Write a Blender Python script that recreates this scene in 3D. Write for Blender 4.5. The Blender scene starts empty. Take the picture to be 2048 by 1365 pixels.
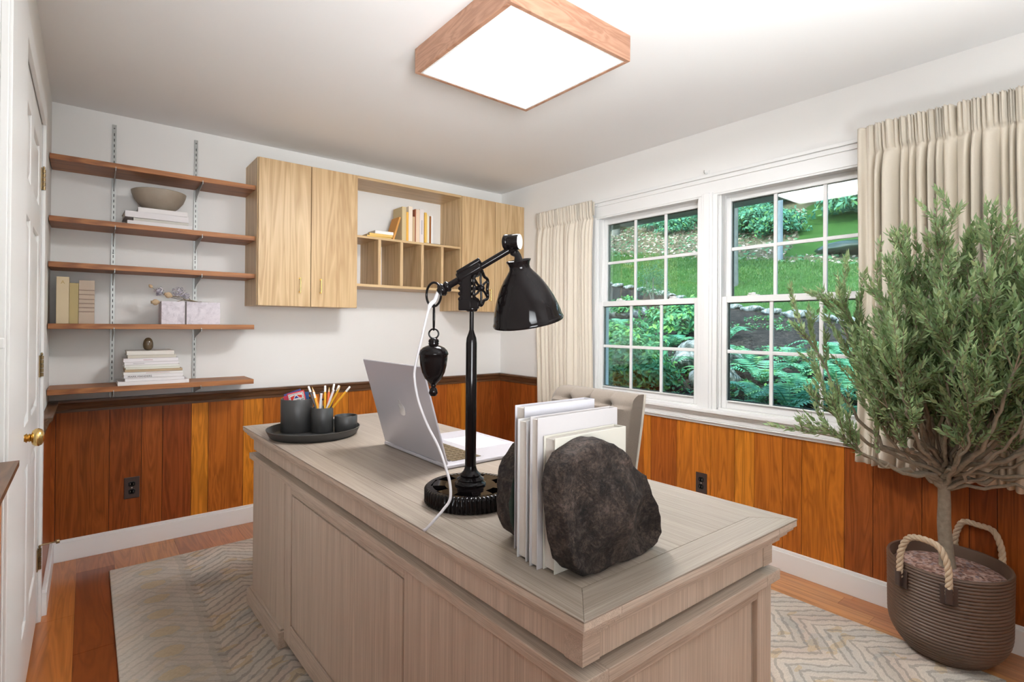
import bpy, bmesh, math, random
from mathutils import Vector, Matrix, noise
random.seed(7)
R = math.radians
scene = bpy.context.scene
COL = scene.collection

# ------------------------------------------------------------------ camera
CAMZ = 1.268
cam_d = bpy.data.cameras.new('camera')
cam = bpy.data.objects.new('camera', cam_d)
COL.objects.link(cam)
cam_d.sensor_width = 36.0
cam_d.lens = 18.493
cam_d.shift_y = -0.01715
cam_d.clip_start = 0.02
yaw, pit, rol = R(51.037), R(0.2943), R(0.4068)
_b = Matrix(((math.sin(yaw), -math.cos(yaw), 0), (0, 0, -1), (math.cos(yaw), math.sin(yaw), 0)))
_p = Matrix(((1, 0, 0), (0, math.cos(pit), math.sin(pit)), (0, -math.sin(pit), math.cos(pit))))
_r = Matrix(((math.cos(rol), -math.sin(rol), 0), (math.sin(rol), math.cos(rol), 0), (0, 0, 1)))
_m = _r @ _p @ _b
m3 = Matrix((_m[0], -_m[1], -_m[2])).transposed()
cam.matrix_world = Matrix.Translation((0, 0, CAMZ)) @ m3.to_4x4()
scene.camera = cam

# ------------------------------------------------------------------ sky, lights, exposure
vs = scene.view_settings
vs.view_transform = 'Standard'
vs.look = 'None'
vs.gamma = 1.0
vs.use_curve_mapping = False
vs.exposure = 0.80
world = bpy.data.worlds.new('sky')
scene.world = world
world.use_nodes = True
wn = world.node_tree
sky = wn.nodes.new('ShaderNodeTexSky')
sky.sky_type = 'NISHITA'
sky.sun_disc = False
sky.sun_elevation = R(48)
sky.sun_rotation = R(300)
wn.links.new(sky.outputs[0], wn.nodes['Background'].inputs[0])
wn.nodes['Background'].inputs[1].default_value = 0.62

def light(name, kind, loc, rot, energy, **kw):
    d = bpy.data.lights.new(name, kind)
    d.energy = energy
    for k, v in kw.items():
        setattr(d, k, v)
    o = bpy.data.objects.new(name, d)
    o.location = loc
    o.rotation_euler = rot
    COL.objects.link(o)
    return o
# added out-of-frame fill: spot bounced off the ceiling, soft area towards the back wall
light('bounce_fill', 'SPOT', (1.30, -0.35, 1.00), (R(170), R(0), 0), 140, spot_size=R(125), spot_blend=1.0, shadow_soft_size=0.25, color=(0.92, 0.965, 1.0))
light('back_wall_fill', 'AREA', (0.10, -0.50, 1.45), (R(105), 0, R(-26)), 12.5, size=0.8, spread=R(72), color=(0.93, 0.97, 1.0))
light('sun', 'SUN', (-4, 0, 8), (R(14), R(-29), 0), 3.5, angle=R(3), color=(1.0, 0.96, 0.88))
cy = scene.cycles
cy.max_bounces = 8
cy.diffuse_bounces = 4
cy.glossy_bounces = 4
cy.transmission_bounces = 6
cy.transparent_max_bounces = 12
cy.caustics_reflective = False
cy.caustics_refractive = False
cy.sample_clamp_indirect = 6.0
cy.use_denoising = True

# ------------------------------------------------------------------ mesh helpers
class MB:
    def __init__(s, xf=None):
        s.v = []; s.f = []; s.t = []; s.mi = []; s.xf = xf
    def add(s, vs, fs, tone=(1, 1, 1), mi=0):
        n = len(s.v)
        for p in vs:
            p = Vector(p)
            s.v.append(s.xf(p) if s.xf else p)
        for f in fs:
            s.f.append([i + n for i in f]); s.t.append(tone); s.mi.append(mi)
        return s
    def box(s, x0, x1, y0, y1, z0, z1, tone=(1, 1, 1), mi=0):
        return s.add([(x0, y0, z0), (x1, y0, z0), (x1, y1, z0), (x0, y1, z0), (x0, y0, z1), (x1, y0, z1), (x1, y1, z1), (x0, y1, z1)],
                     [(0, 3, 2, 1), (4, 5, 6, 7), (0, 1, 5, 4), (1, 2, 6, 5), (2, 3, 7, 6), (3, 0, 4, 7)], tone, mi)
    def obox(s, c, ax, ay, az, tone=(1, 1, 1), mi=0):
        c, ax, ay, az = Vector(c), Vector(ax), Vector(ay), Vector(az)
        vs = [c + i * ax + j * ay + k * az for k in (-1, 1) for i, j in ((-1, -1), (1, -1), (1, 1), (-1, 1))]
        return s.add(vs, [(0, 3, 2, 1), (4, 5, 6, 7), (0, 1, 5, 4), (1, 2, 6, 5), (2, 3, 7, 6), (3, 0, 4, 7)], tone, mi)
    def lathe(s, prof, c=(0, 0, 0), n=32, M=None, tone=(1, 1, 1), mi=0, sx=1.0, sy=1.0):
        c = Vector(c); vs = []; fs = []
        for r, z in prof:
            for k in range(n):
                a = 2 * math.pi * k / n
                p = Vector((r * sx * math.cos(a), r * sy * math.sin(a), z))
                vs.append(c + (M @ p if M else p))
        m = len(prof)
        for i in range(m - 1):
            for k in range(n):
                k2 = (k + 1) % n
                fs.append((i * n + k, i * n + k2, (i + 1) * n + k2, (i + 1) * n + k))
        if prof[0][0] > 1e-5: fs.append(tuple(range(n - 1, -1, -1)))
        if prof[-1][0] > 1e-5: fs.append(tuple((m - 1) * n + k for k in range(n)))
        return s.add(vs, fs, tone, mi)
    def tube(s, pts, r, n=8, closed=False, tone=(1, 1, 1), mi=0, cap=True):
        pts = [Vector(p) for p in pts]; N = len(pts)
        rr = r if isinstance(r, (list, tuple)) else [r] * N
        vs = []; fs = []; up = None
        for i, p in enumerate(pts):
            a = pts[(i - 1) % N] if (closed or i > 0) else p
            b = pts[(i + 1) % N] if (closed or i < N - 1) else p
            t = (b - a).normalized()
            if up is None:
                up = t.orthogonal().normalized()
            up = (up - t * up.dot(t))
            up = up.normalized() if up.length > 1e-6 else t.orthogonal().normalized()
            w = t.cross(up)
            for k in range(n):
                an = 2 * math.pi * k / n
                vs.append(p + rr[i] * (math.cos(an) * up + math.sin(an) * w))
        for i in range(N if closed else N - 1):
            j = (i + 1) % N
            for k in range(n):
                k2 = (k + 1) % n
                fs.append((i * n + k, i * n + k2, j * n + k2, j * n + k))
        if not closed and cap:
            fs.append(tuple(range(n - 1, -1, -1))); fs.append(tuple((N - 1) * n + k for k in range(n)))
        return s.add(vs, fs, tone, mi)
    def cyl(s, a, b, r, n=16, tone=(1, 1, 1), mi=0):
        return s.tube([a, b], r, n, tone=tone, mi=mi)
    def prism(s, poly, h0, h1, M=None, tone=(1, 1, 1), mi=0):
        n = len(poly); vs = []
        for h in (h0, h1):
            for x, y in poly:
                p = Vector((x, y, h)); vs.append(M @ p if M else p)
        fs = [tuple(range(n - 1, -1, -1)), tuple(range(n, 2 * n))] + [(i, (i + 1) % n, n + (i + 1) % n, n + i) for i in range(n)]
        return s.add(vs, fs, tone, mi)
    def grid(s, fn, nu, nv, tone=(1, 1, 1), mi=0):
        vs = [fn(i / nu, j / nv) for j in range(nv + 1) for i in range(nu + 1)]
        fs = [(j * (nu + 1) + i, j * (nu + 1) + i + 1, (j + 1) * (nu + 1) + i + 1, (j + 1) * (nu + 1) + i) for j in range(nv) for i in range(nu)]
        return s.add(vs, fs, tone, mi)

ORG = {}
def setp(o, label=None, cat=None, group=None, kind=None):
    if label: o['label'] = label
    if cat: o['category'] = cat
    if group: o['group'] = group
    if kind: o['kind'] = kind
    return o
def thing(name, label, cat, loc=(0, 0, 0), group=None, kind=None, rz=0.0):
    o = bpy.data.objects.new(name, None)
    o.empty_display_size = 0.05
    o.location = loc; o.rotation_euler = (0, 0, rz)
    COL.objects.link(o)
    ORG[o] = Vector(loc)
    return setp(o, label, cat, group, kind)
def P(name, mb, mat, parent=None, label=None, cat=None, group=None, kind=None, smooth=None, bevel=0.0, local=False, recalc=True, origin=None, solid=0.0, seg=2):
    me = bpy.data.meshes.new(name)
    vs = mb.v
    if parent is not None:
        org = Vector((0, 0, 0)) if local else ORG[parent]
        loc = Vector((0, 0, 0))
    elif kind == 'structure':
        org = loc = Vector((0, 0, 0))
    else:
        xs = [p.x for p in vs]; ys = [p.y for p in vs]; zs = [p.z for p in vs]
        org = loc = Vector(origin) if origin else Vector(((min(xs) + max(xs)) / 2, (min(ys) + max(ys)) / 2, min(zs)))
    me.from_pydata([p - org for p in vs], [], mb.f)
    mats = mat if isinstance(mat, (list, tuple)) else [mat]
    for m in mats: me.materials.append(m)
    if len(mats) > 1:
        me.polygons.foreach_set('material_index', mb.mi)
    if any(t != (1, 1, 1) for t in mb.t):
        at = me.color_attributes.new('tone', 'FLOAT_COLOR', 'CORNER')
        k = 0; buf = []
        for f, t in zip(mb.f, mb.t):
            buf.extend((t[0], t[1], t[2], 1.0) * len(f))
        at.data.foreach_set('color', buf)
    else:
        at = me.color_attributes.new('tone', 'FLOAT_COLOR', 'CORNER')
        at.data.foreach_set('color', [1.0] * (4 * len(at.data)))
    if recalc:
        bm = bmesh.new(); bm.from_mesh(me)
        bmesh.ops.recalc_face_normals(bm, faces=bm.faces)
        bm.to_mesh(me); bm.free()
    if smooth is not None:
        me.polygons.foreach_set('use_smooth', [True] * len(me.polygons))
        if smooth < 180: me.set_sharp_from_angle(angle=R(smooth))
    me.update()
    o = bpy.data.objects.new(name, me)
    COL.objects.link(o)
    o.location = loc
    if parent is not None:
        o.parent = parent
        ORG[o] = Vector((0, 0, 0)) if local else ORG[parent]
    else:
        ORG[o] = loc.copy()
    if solid:
        md = o.modifiers.new('thickness', 'SOLIDIFY'); md.thickness = solid; md.offset = 0
    if bevel:
        md = o.modifiers.new('edge', 'BEVEL'); md.width = bevel; md.segments = seg; md.limit_method = 'ANGLE'; md.angle_limit = R(40)
        md.harden_normals = False
    return setp(o, label, cat, group, kind)
def kids(o):
    return [c for c in COL.objects if c.parent == o]
def copy_tree(o, loc=None, rot=None, label=None, group=None, scale=None):
    c = o.copy(); COL.objects.link(c)
    ORG[c] = Vector(loc) if loc is not None else ORG.get(o, Vector())
    if loc is not None: c.location = loc
    if rot is not None: c.rotation_euler = rot
    if scale is not None: c.scale = scale if isinstance(scale, (tuple, list, Vector)) else (scale,) * 3
    if label: c['label'] = label
    if group: c['group'] = group
    def rec(src, dst):
        for ch in kids(src):
            d = ch.copy(); COL.objects.link(d); d.parent = dst
            rec(ch, d)
    rec(o, c)
    return c
def cat_rom(pts, n=6):
    pts = [Vector(p) for p in pts]; out = []
    q = [pts[0]] + pts + [pts[-1]]
    for i in range(1, len(q) - 2):
        for k in range(n):
            t = k / n
            out.append(0.5 * ((2 * q[i]) + (q[i + 1] - q[i - 1]) * t + (2 * q[i - 1] - 5 * q[i] + 4 * q[i + 1] - q[i + 2]) * t * t + (3 * q[i] - q[i - 1] - 3 * q[i + 1] + q[i + 2]) * t ** 3))
    out.append(pts[-1])
    return out
def ring(c, r, M, n=28, ry=None):
    ry = ry or r
    return [Vector(c) + M @ Vector((r * math.cos(2 * math.pi * k / n), ry * math.sin(2 * math.pi * k / n), 0)) for k in range(n)]
def basis(z, x=None):
    z = Vector(z).normalized()
    x = Vector(x) if x else z.orthogonal()
    x = (x - z * x.dot(z)).normalized()
    y = z.cross(x)
    return Matrix((x, y, z)).transposed()

# ------------------------------------------------------------------ materials
def srgb(r, g, b):
    f = lambda c: (c / 255 / 12.92) if c / 255 <= 0.04045 else ((c / 255 + 0.055) / 1.055) ** 2.4
    return (f(r), f(g), f(b))
class NT:
    def __init__(s, name):
        s.m = bpy.data.materials.new(name); s.m.use_nodes = True
        s.t = s.m.node_tree; s.b = s.t.nodes['Principled BSDF']; s.out = s.t.nodes['Material Output']
    def n(s, kind, **kw):
        nd = s.t.nodes.new(kind)
        for k, v in kw.items():
            if k.startswith('i_'):
                key = k[2:]
                nd.inputs[int(key) if key.isdigit() else key].default_value = v
            else: setattr(nd, k, v)
        return nd
    def l(s, a, b): s.t.links.new(a, b)
    def math(s, op, a, b=None, clamp=False):
        nd = s.n('ShaderNodeMath', operation=op, use_clamp=clamp)
        for i, x in enumerate((a, b)):
            if x is None: continue
            if isinstance(x, (int, float)): nd.inputs[i].default_value = x
            else: s.l(x, nd.inputs[i])
        return nd.outputs[0]
    def mix(s, f, a, b, mode='MIX'):
        nd = s.n('ShaderNodeMix', data_type='RGBA', blend_type=mode)
        for i, x in ((0, f), (6, a), (7, b)):
            if isinstance(x, (int, float)): nd.inputs[i].default_value = x
            elif isinstance(x, tuple): nd.inputs[i].default_value = (*x[:3], 1)
            else: s.l(x, nd.inputs[i])
        return nd.outputs[2]
    def coord(s, scale=(1, 1, 1), rot=(0, 0, 0)):
        tc = s.n('ShaderNodeTexCoord'); mp = s.n('ShaderNodeMapping')
        mp.inputs['Scale'].default_value = scale; mp.inputs['Rotation'].default_value = rot
        s.l(tc.outputs['Object'], mp.inputs['Vector'])
        return mp.outputs['Vector']
    def noise(s, vec, scale=5, detail=4, rough=0.5, dist=0.0):
        nd = s.n('ShaderNodeTexNoise', i_Scale=scale, i_Detail=detail, i_Roughness=rough, i_Distortion=dist)
        s.l(vec, nd.inputs['Vector']); return nd.outputs['Fac']
    def ramp(s, fac, stops):
        nd = s.n('ShaderNodeValToRGB'); el = nd.color_ramp.elements
        while len(el) < len(stops): el.new(0.5)
        for e, (p, c) in zip(el, stops):
            e.position = p; e.color = (*c[:3], 1) if isinstance(c, tuple) else (c, c, c, 1)
        s.l(fac, nd.inputs[0]); return nd.outputs[0]
    def tone(s):
        return s.n('ShaderNodeVertexColor', layer_name='tone').outputs[0]
    def bump(s, h, strength=0.2, dist=0.002):
        nd = s.n('ShaderNodeBump', i_Strength=strength, i_Distance=dist)
        s.l(h, nd.inputs['Height']); s.l(nd.outputs[0], s.b.inputs['Normal'])
def plain(name, col, rough=0.5, metal=0.0, var=0.06, vscale=12, bump=0.0, bscale=80, tone=True, coat=0.0, spec=0.5):
    k = NT(name)
    v = k.coord()
    f = k.noise(v, vscale, 3)
    c = k.mix(f, tuple(x * (1 - var) for x in col), tuple(min(1, x * (1 + var)) for x in col))
    if tone: c = k.mix(1.0, c, k.tone(), 'MULTIPLY')
    k.l(c, k.b.inputs['Base Color'])
    k.b.inputs['Roughness'].default_value = rough
    k.b.inputs['Metallic'].default_value = metal
    k.b.inputs['Coat Weight'].default_value = coat
    k.b.inputs['Specular IOR Level'].default_value = spec
    if bump: k.bump(k.noise(v, bscale, 3), bump)
    return k.m
def wood(name, lo, hi, stretch=(14, 14, 0.9), rough=0.35, fine=0.25, rings=0.35, tone=True, bump=0.05, coat=0.0, scale=1.0, rot=(0, 0, 0), spec=0.5):
    k = NT(name)
    v = k.coord(stretch, rot)
    big = k.noise(v, 1.1 * scale, 3, 0.5, 0.8)
    wv = k.math('FRACT', k.math('MULTIPLY', big, 7.0))
    wv = k.math('ABSOLUTE', k.math('SUBTRACT', wv, 0.5))
    wv = k.math('MULTIPLY', wv, 2.0)
    fn = k.noise(k.coord(tuple(x * 9 if x > 3 else x * 2.2 for x in stretch), rot), 1.6 * scale, 4, 0.65)
    a = k.math('ADD', k.math('MULTIPLY', wv, rings), k.math('MULTIPLY', fn, fine))
    a = k.math('ADD', a, k.math('MULTIPLY', big, max(0.0, 1 - rings - fine)))
    c = k.ramp(a, [(0.25, lo), (0.72, hi)])
    if tone: c = k.mix(1.0, c, k.tone(), 'MULTIPLY')
    k.l(c, k.b.inputs['Base Color'])
    k.b.inputs['Roughness'].default_value = rough
    k.b.inputs['Coat Weight'].default_value = coat
    k.b.inputs['Coat Roughness'].default_value = 0.15
    k.b.inputs['Specular IOR Level'].default_value = spec
    if bump: k.bump(fn, bump, 0.001)
    return k.m
M = {}
M['wall'] = plain('wall_paint', (0.84, 0.825, 0.80), 0.85, var=0.015, vscale=3, bump=0.03, bscale=120)
M['ceil'] = plain('ceiling_paint', (0.85, 0.84, 0.83), 0.9, var=0.015, vscale=2, bump=0.03, bscale=120)
M['trim'] = plain('white_trim_paint', (0.82, 0.815, 0.80), 0.35, var=0.01, vscale=4)
M['panel'] = wood('walnut_panel', (0.55, 0.50, 0.45), (1.1, 1.1, 1.1), (16, 16, 1.3), 0.36, 0.25, 0.3, coat=0.04, spec=0.3)
M['rail'] = wood('dark_oak_rail', (0.055, 0.024, 0.010), (0.16, 0.075, 0.034), (1.5, 20, 20), 0.38)
M['raily'] = wood('dark_oak_rail_side', (0.055, 0.024, 0.010), (0.16, 0.075, 0.034), (20, 1.5, 20), 0.38)
M['floor'] = wood('floor_boards', (0.62, 0.58, 0.55), (1.1, 1.1, 1.1), (14, 0.9, 14), 0.28, 0.25, 0.3, coat=0.2)
M['shelf'] = wood('shelf_walnut', (0.20, 0.062, 0.016), (0.42, 0.165, 0.052), (1.0, 18, 18), 0.5)
M['oak'] = wood('pale_oak_veneer', (0.47, 0.30, 0.145), (0.66, 0.47, 0.26), (9, 9, 0.55), 0.4, 0.3, 0.4)
M['oakx'] = wood('pale_oak_board', (0.47, 0.30, 0.145), (0.66, 0.47, 0.26), (0.6, 9, 9), 0.4, 0.3, 0.3)
def limed(name, st, k=1.0, rough=0.5):
    return wood(name, (0.245 * k, 0.188 * k, 0.142 * k), (0.54 * k, 0.455 * k, 0.378 * k), st, rough, 0.70, 0.08, bump=0.35)
M['limz'] = limed('limed_oak_vertical', (34, 34, 0.8), 1.42)
M['limy'] = limed('limed_oak_long', (34, 0.8, 34), 1.35)
M['limx'] = limed('limed_oak_across', (0.8, 34, 34), 1.35)
M['topy'] = limed('limed_oak_top_long', (26, 0.8, 26), 0.72, 0.38)
M['topx'] = limed('limed_oak_top_across', (0.8, 26, 26), 0.72, 0.38)
M['black'] = plain('black_enamel', (0.006, 0.0045, 0.0045), 0.08, var=0.2, spec=0.16)
M['bulb_glint'] = plain('white_bulb_and_glint', (0.8, 0.8, 0.8), 0.3)  # lamp bulb, and the painted reflection on the knob end
M['char'] = plain('charcoal_ceramic', (0.035, 0.034, 0.033), 0.42, var=0.1)
M['brass'] = plain('brass', (0.72, 0.50, 0.20), 0.22, 1.0)
M['abrass'] = plain('aged_brass', (0.30, 0.22, 0.12), 0.4, 1.0, var=0.3, vscale=60)
M['steel'] = plain('zinc_steel', (0.42, 0.425, 0.41), 0.42, 0.6, var=0.12, vscale=50)
M['silver'] = plain('silver_aluminium', (0.53, 0.515, 0.56), 0.32, 0.3, var=0.01)
M['key'] = plain('key_cap', (0.11, 0.075, 0.035), 0.4)
M['dark'] = plain('dark_plastic', (0.012, 0.012, 0.013), 0.4)
M['outlet'] = plain('brown_plate', (0.055, 0.035, 0.03), 0.35)
M['paper'] = plain('book_cloth', (1.0, 1.0, 1.0), 0.75, var=0.03, vscale=30, bump=0.05, bscale=300)
M['pages'] = plain('page_block', (0.66, 0.62, 0.565), 0.85, var=0.05, vscale=200)
M['stoneware'] = plain('stoneware', (0.30, 0.245, 0.19), 0.6, var=0.25, vscale=18, bump=0.2, bscale=60)
M['egg'] = plain('polished_agate', (0.10, 0.065, 0.035), 0.15, var=0.5, vscale=60)
M['cord'] = plain('white_cord', (0.50, 0.475, 0.485), 0.5)
M['bark'] = plain('olive_bark', (0.30, 0.25, 0.19), 0.85, var=0.4, vscale=60, bump=0.8, bscale=90)
M['gbark'] = plain('tree_bark', (0.20, 0.185, 0.165), 0.9, var=0.5, vscale=9, bump=0.9, bscale=14)
M['wicker'] = plain('brown_resin', (0.115, 0.07, 0.048), 0.45, var=0.15, vscale=20)
M['rope'] = plain('jute_rope', (0.52, 0.40, 0.28), 0.8, var=0.15, vscale=90, bump=0.4, bscale=200)
k = NT('lichen_boulder')
v = k.coord()
k.l(k.ramp(k.noise(v, 6, 8, 0.75, 0.8), [(0.38, (0.03, 0.035, 0.03)), (0.48, (0.16, 0.17, 0.16)), (0.58, (0.42, 0.42, 0.43)), (0.7, (0.55, 0.54, 0.55))]), k.b.inputs['Base Color']); k.b.inputs['Roughness'].default_value = 0.95
k.bump(k.noise(v, 16, 5, 0.7), 0.9, 0.03); M['rockw'] = k.m
M['pencil'] = plain('pencil_paint', (1, 1, 1), 0.4, var=0.02)
M['petal'] = plain('dried_petals', (1, 1, 1), 0.8, var=0.15, vscale=120)
M['pole'] = plain('grey_pole', (0.33, 0.33, 0.36), 0.7, var=0.2, vscale=8)
M['soffit'] = plain('soffit_paint', (0.30, 0.36, 0.33), 0.7)
M['siding'] = plain('outside_wall', (0.45, 0.44, 0.40), 0.8)

def fabric(name, c1, c2, wscale=420, rough=0.9, trans=0.0, streak=(1, 1, 1)):
    k = NT(name)
    f = k.noise(k.coord(streak), wscale, 2, 0.6)
    g = k.noise(k.coord(), 9, 3)
    c = k.mix(k.math('ADD', k.math('MULTIPLY', f, 0.7), k.math('MULTIPLY', g, 0.3)), c1, c2)
    c = k.mix(1.0, c, k.tone(), 'MULTIPLY')
    k.l(c, k.b.inputs['Base Color']); k.b.inputs['Roughness'].default_value = rough
    k.b.inputs['Sheen Weight'].default_value = 0.15
    k.b.inputs['Specular IOR Level'].default_value = 0.2
    k.bump(f, 0.25, 0.001)
    if trans:
        tr = k.n('ShaderNodeBsdfTranslucent'); k.l(c, tr.inputs[0])
        mx = k.n('ShaderNodeMixShader'); mx.inputs[0].default_value = trans
        k.l(k.b.outputs[0], mx.inputs[1]); k.l(tr.outputs[0], mx.inputs[2]); k.l(mx.outputs[0], k.out.inputs[0])
    return k.m
M['curtain'] = fabric('cream_linen', (0.66, 0.585, 0.48), (0.82, 0.75, 0.64), 260, trans=0.06, streak=(1, 1, 3))
M['taupe'] = fabric('taupe_linen', (0.135, 0.108, 0.085), (0.235, 0.195, 0.16), 300)
M['cream'] = fabric('cream_piping', (0.50, 0.45, 0.38), (0.62, 0.57, 0.49), 300)

def rock_mat():
    k = NT('basalt')
    v = k.coord()
    f = k.noise(v, 17, 8, 0.75, 0.6); g = k.noise(v, 170, 5, 0.75); h = k.noise(v, 55, 6, 0.75, 1.0)
    c = k.ramp(f, [(0.36, (0.010, 0.008, 0.008)), (0.5, (0.042, 0.029, 0.023)), (0.58, (0.092, 0.064, 0.050)), (0.70, (0.18, 0.13, 0.11))])
    c = k.mix(k.ramp(g, [(0.42, 0.75), (0.60, 0.0)]), c, (0.012, 0.010, 0.009))
    c = k.mix(k.ramp(h, [(0.50, 0.0), (0.72, 0.5)]), c, (0.17, 0.13, 0.115))
    k.l(c, k.b.inputs['Base Color']); k.b.inputs['Roughness'].default_value = 0.8; k.b.inputs['Specular IOR Level'].default_value = 0.3
    k.bump(k.math('ADD', k.math('ADD', f, k.math('MULTIPLY', g, 0.25)), k.math('MULTIPLY', h, 0.5)), 1.0, 0.012)
    return k.m
M['rock'] = rock_mat()
M['slate'] = plain('polished_stone_face', (0.03, 0.045, 0.035), 0.25, var=0.5, vscale=25)

def gravel_mat():
    k = NT('pink_gravel')
    vo = k.n('ShaderNodeTexVoronoi', i_Scale=95.0); k.l(k.coord(), vo.inputs['Vector'])
    sp = k.n('ShaderNodeSeparateColor'); k.l(vo.outputs['Color'], sp.inputs[0])
    c = k.ramp(sp.outputs[0], [(0.0, (0.12, 0.06, 0.045)), (0.45, (0.33, 0.18, 0.14)), (0.75, (0.52, 0.36, 0.30)), (1.0, (0.22, 0.18, 0.2))])
    k.l(c, k.b.inputs['Base Color']); k.b.inputs['Roughness'].default_value = 0.8
    k.bump(vo.outputs['Distance'], -0.8, 0.006)
    return k.m
M['gravel'] = gravel_mat()

def leaf_mat(name, c1, c2, rough=0.55, trans=0.25):
    k = NT(name)
    c = k.mix(k.noise(k.coord(), 7, 2), c1, c2)
    c = k.mix(1.0, c, k.tone(), 'MULTIPLY')
    k.l(c, k.b.inputs['Base Color']); k.b.inputs['Roughness'].default_value = rough
    tr = k.n('ShaderNodeBsdfTranslucent'); k.l(c, tr.inputs[0])
    mx = k.n('ShaderNodeMixShader'); mx.inputs[0].default_value = trans
    k.l(k.b.outputs[0], mx.inputs[1]); k.l(tr.outputs[0], mx.inputs[2]); k.l(mx.outputs[0], k.out.inputs[0])
    return k.m
M['olive'] = leaf_mat('olive_leaf', (0.23, 0.33, 0.16), (0.42, 0.52, 0.31), trans=0.32)
M['leaf'] = leaf_mat('shrub_leaf', (0.06, 0.22, 0.09), (0.15, 0.40, 0.18))
M['fern'] = leaf_mat('fern_leaf', (0.10, 0.36, 0.20), (0.26, 0.58, 0.36))
M['woods'] = leaf_mat('woodland_leaf', (0.05, 0.20, 0.12), (0.15, 0.40, 0.26))
M['grass'] = leaf_mat('lawn_grass', (0.04, 0.10, 0.022), (0.12, 0.235, 0.055))

def glass_mat():
    k = NT('window_glass')
    tr = k.n('ShaderNodeBsdfTransparent'); tr.inputs[0].default_value = (0.86, 0.955, 0.915, 1)
    gl = k.n('ShaderNodeBsdfGlossy'); gl.inputs['Roughness'].default_value = 0.0
    fr = k.n('ShaderNodeFresnel', i_IOR=1.5)
    f = k.math('MULTIPLY', fr.outputs[0], 1.0, True)
    mx = k.n('ShaderNodeMixShader'); k.l(f, mx.inputs[0]); k.l(tr.outputs[0], mx.inputs[1]); k.l(gl.outputs[0], mx.inputs[2])
    k.l(mx.outputs[0], k.out.inputs[0])
    return k.m
M['glass'] = glass_mat()

def diffuser_mat():
    k = NT('prismatic_diffuser')
    br = k.n('ShaderNodeTexBrick', offset=0.0, squash=1.0)
    br.inputs['Scale'].default_value = 1.0
    br.inputs['Brick Width'].default_value = 0.0135; br.inputs['Row Height'].default_value = 0.0135
    br.inputs['Mortar Size'].default_value = 0.0011; br.inputs['Mortar Smooth'].default_value = 0.2
    br.inputs['Color1'].default_value = (1, 1, 1, 1); br.inputs['Color2'].default_value = (1, 1, 1, 1); br.inputs['Mortar'].default_value = (0.12, 0.12, 0.12, 1)
    k.l(k.coord(), br.inputs['Vector'])
    # three tubes behind the lens: brighter stripes along y, dimmer towards the edge
    sp = k.n('ShaderNodeSeparateXYZ'); k.l(k.n('ShaderNodeTexCoord').outputs['Generated'], sp.inputs[0])
    ex = k.math('MULTIPLY', sp.outputs[0], k.math('SUBTRACT', 1.0, sp.outputs[0]))
    ey = k.math('MULTIPLY', sp.outputs[1], k.math('SUBTRACT', 1.0, sp.outputs[1]))
    e = k.math('MULTIPLY', k.math('POWER', k.math('MULTIPLY', ex, 4.0), 0.8), k.math('POWER', k.math('MULTIPLY', ey, 4.0), 0.5))
    st = k.math('ADD', 0.10, k.math('MULTIPLY', e, 1.36))
    em = k.n('ShaderNodeEmission')
    c = k.mix(1.0, br.outputs[0], (0.985, 0.99, 1.0), 'MULTIPLY')
    k.l(c, em.inputs[0]); k.l(k.math('MULTIPLY', st, 34), em.inputs[1])
    k.l(em.outputs[0], k.out.inputs[0])
    return k.m
M['diffuser'] = diffuser_mat()
M['fixture'] = wood('fixture_wood', (0.30, 0.145, 0.085), (0.46, 0.25, 0.16), (3, 3, 14), 0.45)

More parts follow.
